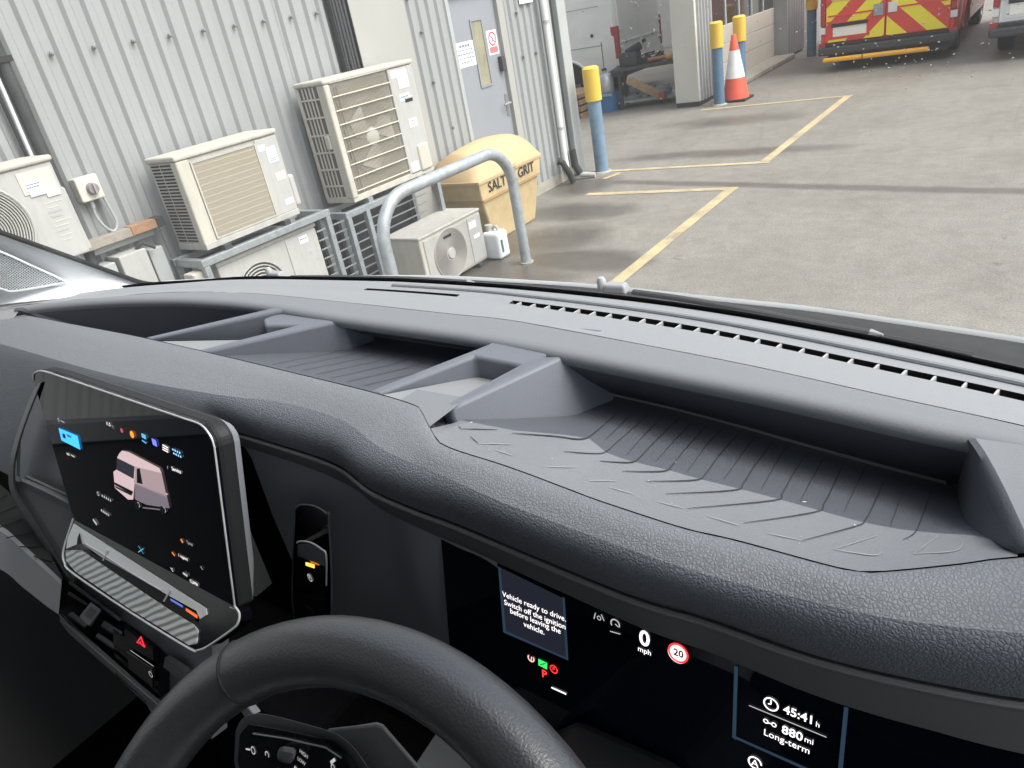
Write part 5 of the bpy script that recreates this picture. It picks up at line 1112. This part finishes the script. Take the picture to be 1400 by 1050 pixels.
part('recess_back', G().poly(R_([(60, 520), (45, 545), (26, 590), (14, 650), (60, 690), (150, 720), (160, 560)], -.030)), m_fascia, db)
part('recess_edge', G().tube(R_([(26, 600), (25, 650), (31, 657), (62, 671), (98, 689)], -.004), .0018, 8), m_console, db, smooth=True)
part('recess_ledge', G().prism(R_([(38, 650), (100, 678), (104, 686), (44, 660)], -.022), PR.n*.004), m_vent, db)
# passenger shelf and lower band
shA, shB = [pz(-170, 560, 1.395), pz(-60, 622, 1.395), pz(0, 662, 1.395), pz(30, 694, 1.392), pz(60, 742, 1.39), pz(86, 790, 1.388)], [pz(-170, 645, 1.385), pz(-60, 690, 1.385), pz(0, 718, 1.385), pz(30, 743, 1.386), pz(60, 770, 1.386), pz(84, 793, 1.386)]
part('passenger_shelf', G().grid([smoothc(shA, 4), smoothc(shB, 4)]), mat('shelf_rubber', (.016, .0165, .017), .8, 0, .1), db, smooth=True)
for k in range(7):
    a = np.array(shA[2])+(np.array(shA[5])-np.array(shA[2]))*(k/7); b = np.array(shB[1])+(np.array(shB[4])-np.array(shB[1]))*(k/7+.05)
    part('shelf_rib', G().tube([a+[0, 0, .001], b+[0, 0, .001]], .0009, 6), m_slot, db)
bA = shB; bB = [pz(-170, 655, 1.375), pz(-60, 700, 1.378), pz(0, 726, 1.379), pz(30, 751, 1.380), pz(60, 778, 1.380), pz(84, 800, 1.380)]; bC = [pz(-170, 720, 1.345), pz(-60, 756, 1.347), pz(0, 778, 1.347), pz(30, 802, 1.349), pz(60, 826, 1.352), pz(80, 840, 1.355)]
part('lower_band', G().grid([smoothc(a, 4) for a in (bA, bB)]), mat('band_edge', (.30, .31, .32), .45), db, smooth=True); part('lower_band', G().grid([smoothc(a, 4) for a in (bB, bC)]), m_console, db, smooth=True)
# knee panels, footwell
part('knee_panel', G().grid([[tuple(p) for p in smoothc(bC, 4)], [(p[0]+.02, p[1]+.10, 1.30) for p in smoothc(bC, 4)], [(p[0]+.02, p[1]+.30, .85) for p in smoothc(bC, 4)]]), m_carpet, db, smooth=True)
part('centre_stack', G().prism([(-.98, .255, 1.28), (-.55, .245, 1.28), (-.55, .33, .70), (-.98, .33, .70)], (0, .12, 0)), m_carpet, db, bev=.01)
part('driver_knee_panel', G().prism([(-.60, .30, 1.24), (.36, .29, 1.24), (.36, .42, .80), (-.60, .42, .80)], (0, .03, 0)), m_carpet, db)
part('column_cowl', G().prism([(-.29, .20, 1.38), (-.255, .20, 1.415), (-.17, .20, 1.415), (-.13, .20, 1.38), (-.14, .20, 1.32), (-.28, .20, 1.32)], (0, .12, -.02)), mat('cowl', (.012, .012, .013), .5), db, bev=.01)
part('cluster_shelf', G().prism([(-.40, .345, 1.322), (.36, .345, 1.322), (.36, .25, 1.312), (-.40, .25, 1.312)], (0, 0, -.012)), m_hood, db)
# stalk with wiper and light symbols
PK = Plane(EYE+ray(420, 1025)*.43, (1, -.10, 0), (0, .42, 1))
K = lambda pts, off=0.: [PK.at(x, y, off) for x, y in pts]
so_ = smoothc([(322, 1000), (330, 984), (345, 976), (372, 978), (440, 996), (468, 1008), (490, 1030), (520, 1075)], 4)
o1 = so_+[(500, 1100), (330, 1090), (320, 1040)]
si_ = smoothc([(328, 1004), (337, 994), (350, 991), (440, 1009), (462, 1018), (482, 1040), (505, 1075)], 4)+[(490, 1098), (335, 1088), (325, 1040)]
stalk = part('control_stalk', G().loft2(K(o1, -.028), K(o1, -.003)), mat('stalk_grey', (.07, .072, .08), .4), db, bev=.005, seg=3)
part('stalk_face', G().loft2(K(si_, -.004), K(si_, .0005)), m_glossb, stalk, bev=.001)
part('face_line', G().tube(K([(346, 1003), (392, 1010), (445, 1022), (466, 1036)], .0012), .0005, 6), m_vent, stalk)
part('thumb_wheel', G().loft2(K([(382, 1018), (408, 1023), (400, 1047), (376, 1040)], .0), K([(384, 1020), (406, 1024), (399, 1044), (378, 1038)], .007)), mat('thumb_wheel', (.12, .12, .13), .35), stalk, bev=.003)
ptext('HIGH', 415, 1031, 5, m_wd, PK, stalk); ptext('LOW', 412, 1041, 5, m_wd, PK, stalk); ringp(346, 1026, 5, 1.3, m_wd, PK, stalk); barp((336, 1024), (342, 1025), 2, m_wd, PK, stalk); ringp(365, 1032, 4.5, 1.3, m_wd, PK, stalk, a0=-20, a1=220); barp((452, 1043), (458, 1038), 4, m_wd, PK, stalk); ringp(455, 1049, 4, 1.3, m_wd, PK, stalk); barp((404, 1048), (403, 1053), 4, m_wd, PK, stalk)
part('stalk_arm', G().loft2(K([(440, 1000), (515, 987), (524, 990), (585, 1060), (500, 1060)], -.05), K([(446, 996), (515, 989), (523, 992), (580, 1058), (500, 1060)], -.022)), mat('stalk_arm', (.075, .074, .077), .55, bump=.3, bscale=900), stalk, bev=.002)
part('shift_paddle', G().prism(K([(333, 955), (341, 951), (358, 972), (345, 977)], -.02), PK.n*.006), m_console, stalk, bev=.001)
# ---------------------------------------------------------------- steering wheel
wc, wt, RW = np.array([-.213, .036, 1.514]), math.radians(42), .188
we1 = np.array([1., 0, 0]); we2 = np.array([0, math.sin(wt), math.cos(wt)]); wn = np.array([0, -math.cos(wt), math.sin(wt)])
stw = thing('steering_wheel', 'black leather steering wheel in front of the instrument display', 'steering wheel', tuple(wc))
rimp = [wc+(RW-.016)*(math.cos(a)*we1+math.sin(a)*we2) for a in np.linspace(0, 2*PI, 97)[:-1]]
part('rim', G().tube(rimp, .0170, 20, closed=True, flat=1.0), m_wheel, stw, smooth=True)
for a in (128, 52):
    a = math.radians(a); c_ = wc+(RW-.016)*(math.cos(a)*we1+math.sin(a)*we2); tg = -math.sin(a)*we1+math.cos(a)*we2; ra = math.cos(a)*we1+math.sin(a)*we2
    part('leather_seam', G().tube([c_+.0171*(math.cos(b)*ra+math.sin(b)*wn) for b in np.linspace(0, 2*PI, 25)[:-1]], .0007, 6, closed=True), m_slot, stw)
part('hub', G().loft2([wc+.075*math.cos(a)*we1+.06*math.sin(a)*we2-wn*.05 for a in np.linspace(0, 2*PI, 25)[:-1]], [wc+.062*math.cos(a)*we1+.05*math.sin(a)*we2-wn*.012 for a in np.linspace(0, 2*PI, 25)[:-1]]), m_fascia, stw, bev=.006)
for s_ in (-1, 1): part('spoke', G().loft2([wc+we1*s_*.05+we2*.025-wn*.04, wc+we1*s_*.05-we2*.03-wn*.04, wc+we1*s_*.05-we2*.03-wn*.015, wc+we1*s_*.05+we2*.025-wn*.015], [wc+we1*s_*.168+we2*.008-wn*.012, wc+we1*s_*.168-we2*.022-wn*.012, wc+we1*s_*.168-we2*.022+wn*.004, wc+we1*s_*.168+we2*.008+wn*.004]), m_fascia, stw, bev=.003)
part('spoke', G().loft2([wc-we2*.04+we1*.02-wn*.03, wc-we2*.04-we1*.02-wn*.03, wc-we2*.04-we1*.02-wn*.015, wc-we2*.04+we1*.02-wn*.015], [wc-we2*.168+we1*.015-wn*.01, wc-we2*.168-we1*.015-wn*.01, wc-we2*.168-we1*.015+wn*.004, wc-we2*.168+we1*.015+wn*.004]), m_fascia, stw, bev=.003)
part('column', G().cyl(wc-wn*.05, wc-wn*.22, .03), m_fascia, stw, smooth=True)

# ---------------------------------------------------------------- cab shell
vc = thing('van_cab', 'white van cab with windscreen and pale pillar trim round the dashboard', 'van', (-.62, 0, .5))
W_ = lambda x: np.array([x, fW(x), ZW])
slope = np.array([0, -.182, .154]); slope = slope/slope[2]          # rake of the pillar edge in the photograph
xg = np.linspace(-1.34, .22, 60)
def gl_(x, z): p = np.array([x, fW(x)+.012, ZW-.004]); q = p+slope*(z-p[2]); q[0] = -.58+(q[0]+.58)*(1-.10*(z-ZW)/.75); return q
part('windscreen', G().grid([[gl_(x, z) for x in xg] for z in np.linspace(ZW-.004, 2.33, 10)]), glass_mat('windscreen_glass', (.955, .975, .965), 0, 1.18, .02), vc, smooth=True)
part('black_seal', G().grid([[gl_(x, ZW-.02)+np.array([0, -.012, 0]) for x in xg], [gl_(x, ZW+.002)+np.array([0, -.004, 0]) for x in xg], [gl_(x, ZW+.0065)+np.array([0, -.0015, 0]) for x in xg]]), m_slot, vc, smooth=True)
# left pillar: edge by the glass, edge by the door
ped = [pX(215, 391, -1.36), pX(190, 388, -1.37), pX(160, 378, -1.372), pX(110, 360, -1.375), pX(0, 321, -1.38)]
pe = [np.array(p) for p in ped]; d_ = (pe[-1]-pe[-2]); d_ /= d_[2]
pe += [pe[-1]+d_*(z-pe[-1][2]) for z in (1.85, 2.05, 2.3)]
base_in = [np.array([-1.33, fD1(-1.33)-.002, 1.598]), np.array([-1.36, fD1(-1.36), 1.600]), np.array([-1.40, fD1(-1.40)-.002, 1.602]), np.array([-1.47, fD1(-1.47)-.004, 1.604]), np.array([-1.56, fD1(-1.56)-.02, 1.606])]
pd = base_in + [np.array([-1.57, .28, 1.75]), np.array([-1.58, .12, 1.98]), np.array([-1.58, -.05, 2.3])]
PA = Plane(pe[3], pe[4]-pe[3], base_in[3]-pe[3])
mid = [.5*(a+b) for a, b in zip(pe, pd)]
pil = part('a_pillar_trim', G().grid([smoothc(pe, 4), smoothc(mid, 4), smoothc(pd, 4)]), m_pillar, vc, smooth=True)
part('pillar_seal', G().tube([p+np.array([.006, .004, .001]) for p in smoothc(pe, 4)], .0042, 8), m_slot, vc, smooth=True)
part('pillar_outer', G().grid([[p+np.array([-.010, .003, -.002]) for p in smoothc(pe, 4)], [p+np.array([-.25, .075, -.05]) for p in smoothc(pe, 4)]]), m_vwhite, vc, smooth=True)
def onmid(x, y, off):                                  # on the pillar trim facing the camera
    A, B = Plane(pe[3], pe[4]-pe[3], mid[3]-pe[3]), None
    v = ray(x, y); n_ = np.cross(pe[4]-pe[3], pd[3]-pe[3]); n_ /= np.linalg.norm(n_); 
    if n_@v > 0: n_ = -n_
    return EYE+v*(((pe[3]+n_*off-EYE)@n_)/(v@n_))
spk = smoothc([(-40, 332), (0, 344), (40, 362), (84, 382), (86, 386), (60, 391), (18, 398), (0, 394), (-40, 384)], 3)
gr = part('speaker_grille', G().poly([onmid(p[0], p[1], .008) for p in spk]), mat('grille_back', (.06, .062, .065), .6), pil)
part('grille_frame', G().tube([onmid(p[0], p[1], .009) for p in spk], .0022, 8, closed=True), m_pillar, pil, smooth=True)
g = G()
def inpoly(x, y, P):
    r = False
    for i in range(len(P)):
        a, b = P[i], P[i-1]
        if (a[1] > y) != (b[1] > y) and x < (b[0]-a[0])*(y-a[1])/(b[1]-a[1])+a[0]: r = not r
    return r
for k in range(46):
    for sgn in (0, 1):
        seg = []
        for t_ in np.linspace(-1, 1, 40):
            u = -90+k*4.6; x, y = (u+t_*60, 362+t_*60*.75) if sgn == 0 else (u+t_*60, 362-t_*60*.75)
            if inpoly(x, y, spk): seg.append((x, y))
        if len(seg) > 2: g.tube([onmid(*seg[0], .0088+.0004*sgn), onmid(*seg[-1], .0088+.0004*sgn)], .0009, 4)
tag(part('grille_mesh', g, m_pillar, gr), kind='stuff')
part('side_demist_slot', G().poly([np.array(pz(x, y, 1.6135)) for x, y in ((8, 420.2), (40, 415.5), (84, 412.2), (70, 414.8), (30, 418.8))]), m_slot, db)
# right pillar, roof, doors, bulkhead, floor: they shade the cab
part('a_pillar', G().grid([[(.20, fW(.2)+.01, ZW), (.13, .10, 2.33)], [(.36, fW(.3)-.1, ZW), (.30, -.05, 2.33)]]), m_pillar, vc)
part('roof_lining', G().grid([[(-1.50, .14, 2.33), (.26, .14, 2.33)], [(-1.50, -.2, 2.42), (.26, -.2, 2.42)], [(-1.50, -1.3, 2.42), (.26, -1.3, 2.42)]]), m_roof, vc)
part('sun_visor', G().box(-1.3, -.72, .02, .16, 2.27, 2.295), m_roof, vc, bev=.008)
part('bulkhead', G().box(-1.62, .38, -1.32, -1.28, .5, 2.44), m_shell, vc)
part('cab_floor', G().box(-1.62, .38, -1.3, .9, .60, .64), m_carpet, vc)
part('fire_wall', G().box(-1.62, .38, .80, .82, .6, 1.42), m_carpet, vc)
for xx, nm in ((-1.64, 'passenger_door'), (.36, 'driver_door')):
    dd = part(nm, G().box(xx, xx+.04, -.9, .50, .6, 1.40), m_shell, vc, bev=.01)
    part('door_sill', G().box(xx-.002, xx+.05, -.9, .50, 1.40, 1.44), m_fascia, dd)
    part('window_glass', G().poly([(xx+.02, -.85, 1.44), (xx+.02, .42, 1.44), (xx+.02, .02, 2.2), (xx+.02, -.85, 2.2)]), glass_mat('side_glass', (.93, .96, .95), 0, 1.4), dd)
    part('window_frame', G().box(xx, xx+.05, -1.3, -.85, .6, 2.44), m_shell, dd); part('window_frame', G().box(xx, xx+.05, -.85, .1, 2.2, 2.44), m_shell, dd)
    part('wing', G().box(xx-.005 if xx < 0 else xx, xx+.04 if xx < 0 else xx+.045, .5, 1.5, .5, 1.12), m_vwhite, vc)
# outside of the glass: cowl, bonnet, wipers
bz_ = 1.50
fB = curve([(60, 392), (190, 385), (300, 379), (440, 376), (587, 375), (700, 380), (817, 387.5), (1000, 406), (1100, 416), (1200, 430), (1400, 459), (1600, 495)], bz_)
xb_ = np.linspace(-1.60, .30, 60)
fWx = lambda x: fW(min(max(x, -1.36), .22))
part('scuttle', G().grid([[(x, fWx(x)+.020, ZW-.006) for x in xb_], [(x, fWx(x)+.06, 1.545) for x in xb_], [(x, .5*(fWx(x)+fB(x))+.03, 1.512) for x in xb_], [(x, fB(x)-.010, bz_-.004) for x in xb_]]), mat('scuttle_plastic', (.03, .032, .034), .8, 0, .1, var=.2, vscale=30), vc, smooth=True)
part('bonnet', G().grid([[(x, fB(x)-.008, bz_-.03) for x in xb_], [(x, fB(x)-.008, bz_-.006) for x in xb_], [(x, fB(x)-.003, bz_-.0005) for x in xb_], [(x, fB(x)+.012, bz_-.012) for x in xb_], [(x, fB(x)+.35, 1.30) for x in xb_], [(x, fB(x)+.65, .95) for x in xb_], [(x, fB(x)+.70, .5) for x in xb_]]), m_vwhite, vc, smooth=True, sharp=60)
def wiper(hx, hy, pts, tail):
    A = np.array(pz(hx, hy, 1.560)); Q = [np.array(pz(x, y, 1.566)) for x, y in pts]
    wp = part('wiper', G().tube(smoothc(Q, 4), .0032, 8, flat=1.5), mat('wiper_grey', (.025, .026, .027), .6), vc, smooth=True)
    part('arm_tip', G().tube([Q[-1], Q[-1]+(Q[-1]-Q[-2])/np.linalg.norm(Q[-1]-Q[-2])*.012], [.0042, .0012], 8), mat('nozzle_grey', (.30, .31, .315), .45), wp, smooth=True)
    part('blade', G().tube([Q[1]+[0, .006, -.002], .5*(Q[1]+Q[-1])+[0, .010, -.003], np.array(pz(*tail, 1.560))], .0022, 6, flat=1.5), m_black, wp)
    part('nozzle', G().loft2([A+[-.017, -.008, -.004], A+[.017, -.008, -.004], A+[.017, .012, -.004], A+[-.017, .012, -.004]], [A+[-.015, -.006, .008], A+[.015, -.006, .008], A+[.013, .008, .009], A+[-.013, .008, .009]]), mat('nozzle_grey', (.30, .31, .315), .45), wp, bev=.003)
    part('pivot_cap', G().lathe([(.006, -.004), (.006, .008), (.004, .012), (0, .013)], A+[-.022, .004, .002], 14), mat('nozzle_grey2', (.38, .39, .395), .4), wp, smooth=True)
wiper(842, 396, [(866, 399), (930, 408), (1020, 424), (1110, 441), (1190, 455)], (1330, 485)); wiper(378, 378, [(398, 379), (470, 379), (560, 381), (640, 386)], (730, 393))
# rain specks on the outside of the glass
g = G()
for k in range(130):
    px_ = random.uniform(860, 1400) if random.random() < .85 else random.uniform(700, 900); py_ = abs(random.gauss(0, 55))
    if random.random() < .3: px_ = random.uniform(1130, 1330); py_ = random.uniform(55, 105)
    # meet the glass: find z along the ray where y matches the pane
    v = ray(px_, py_); lo, hi = .2, 1.5
    for _ in range(30):
        m_ = .5*(lo+hi); p = EYE+v*m_; xq = -.58+(p[0]+.58)/(1-.10*(p[2]-ZW)/.75)
        yq = fW(xq)+.012+slope[1]*(p[2]-ZW+.004)
        if p[1] < yq: lo = m_
        else: hi = m_
    p = EYE+v*(lo+.003/np.linalg.norm(v)); r = random.uniform(.0002, .00048)
    g.lathe([(0, r*.7), (r*.7, r*.45), (r, 0)], p, 6, (0, .65, .76))
dm = bpy.data.materials.new('water_bead'); dm.use_nodes = True; dn = dm.node_tree.nodes['Principled BSDF']; dn.inputs['Transmission Weight'].default_value = .35; dn.inputs['Roughness'].default_value = .1; dn.inputs['Base Color'].default_value = (.9, .9, .88, 1); dn.inputs['IOR'].default_value = 1.33
tag(part('rain_drops', g, dm, vc, smooth=True), kind='stuff')
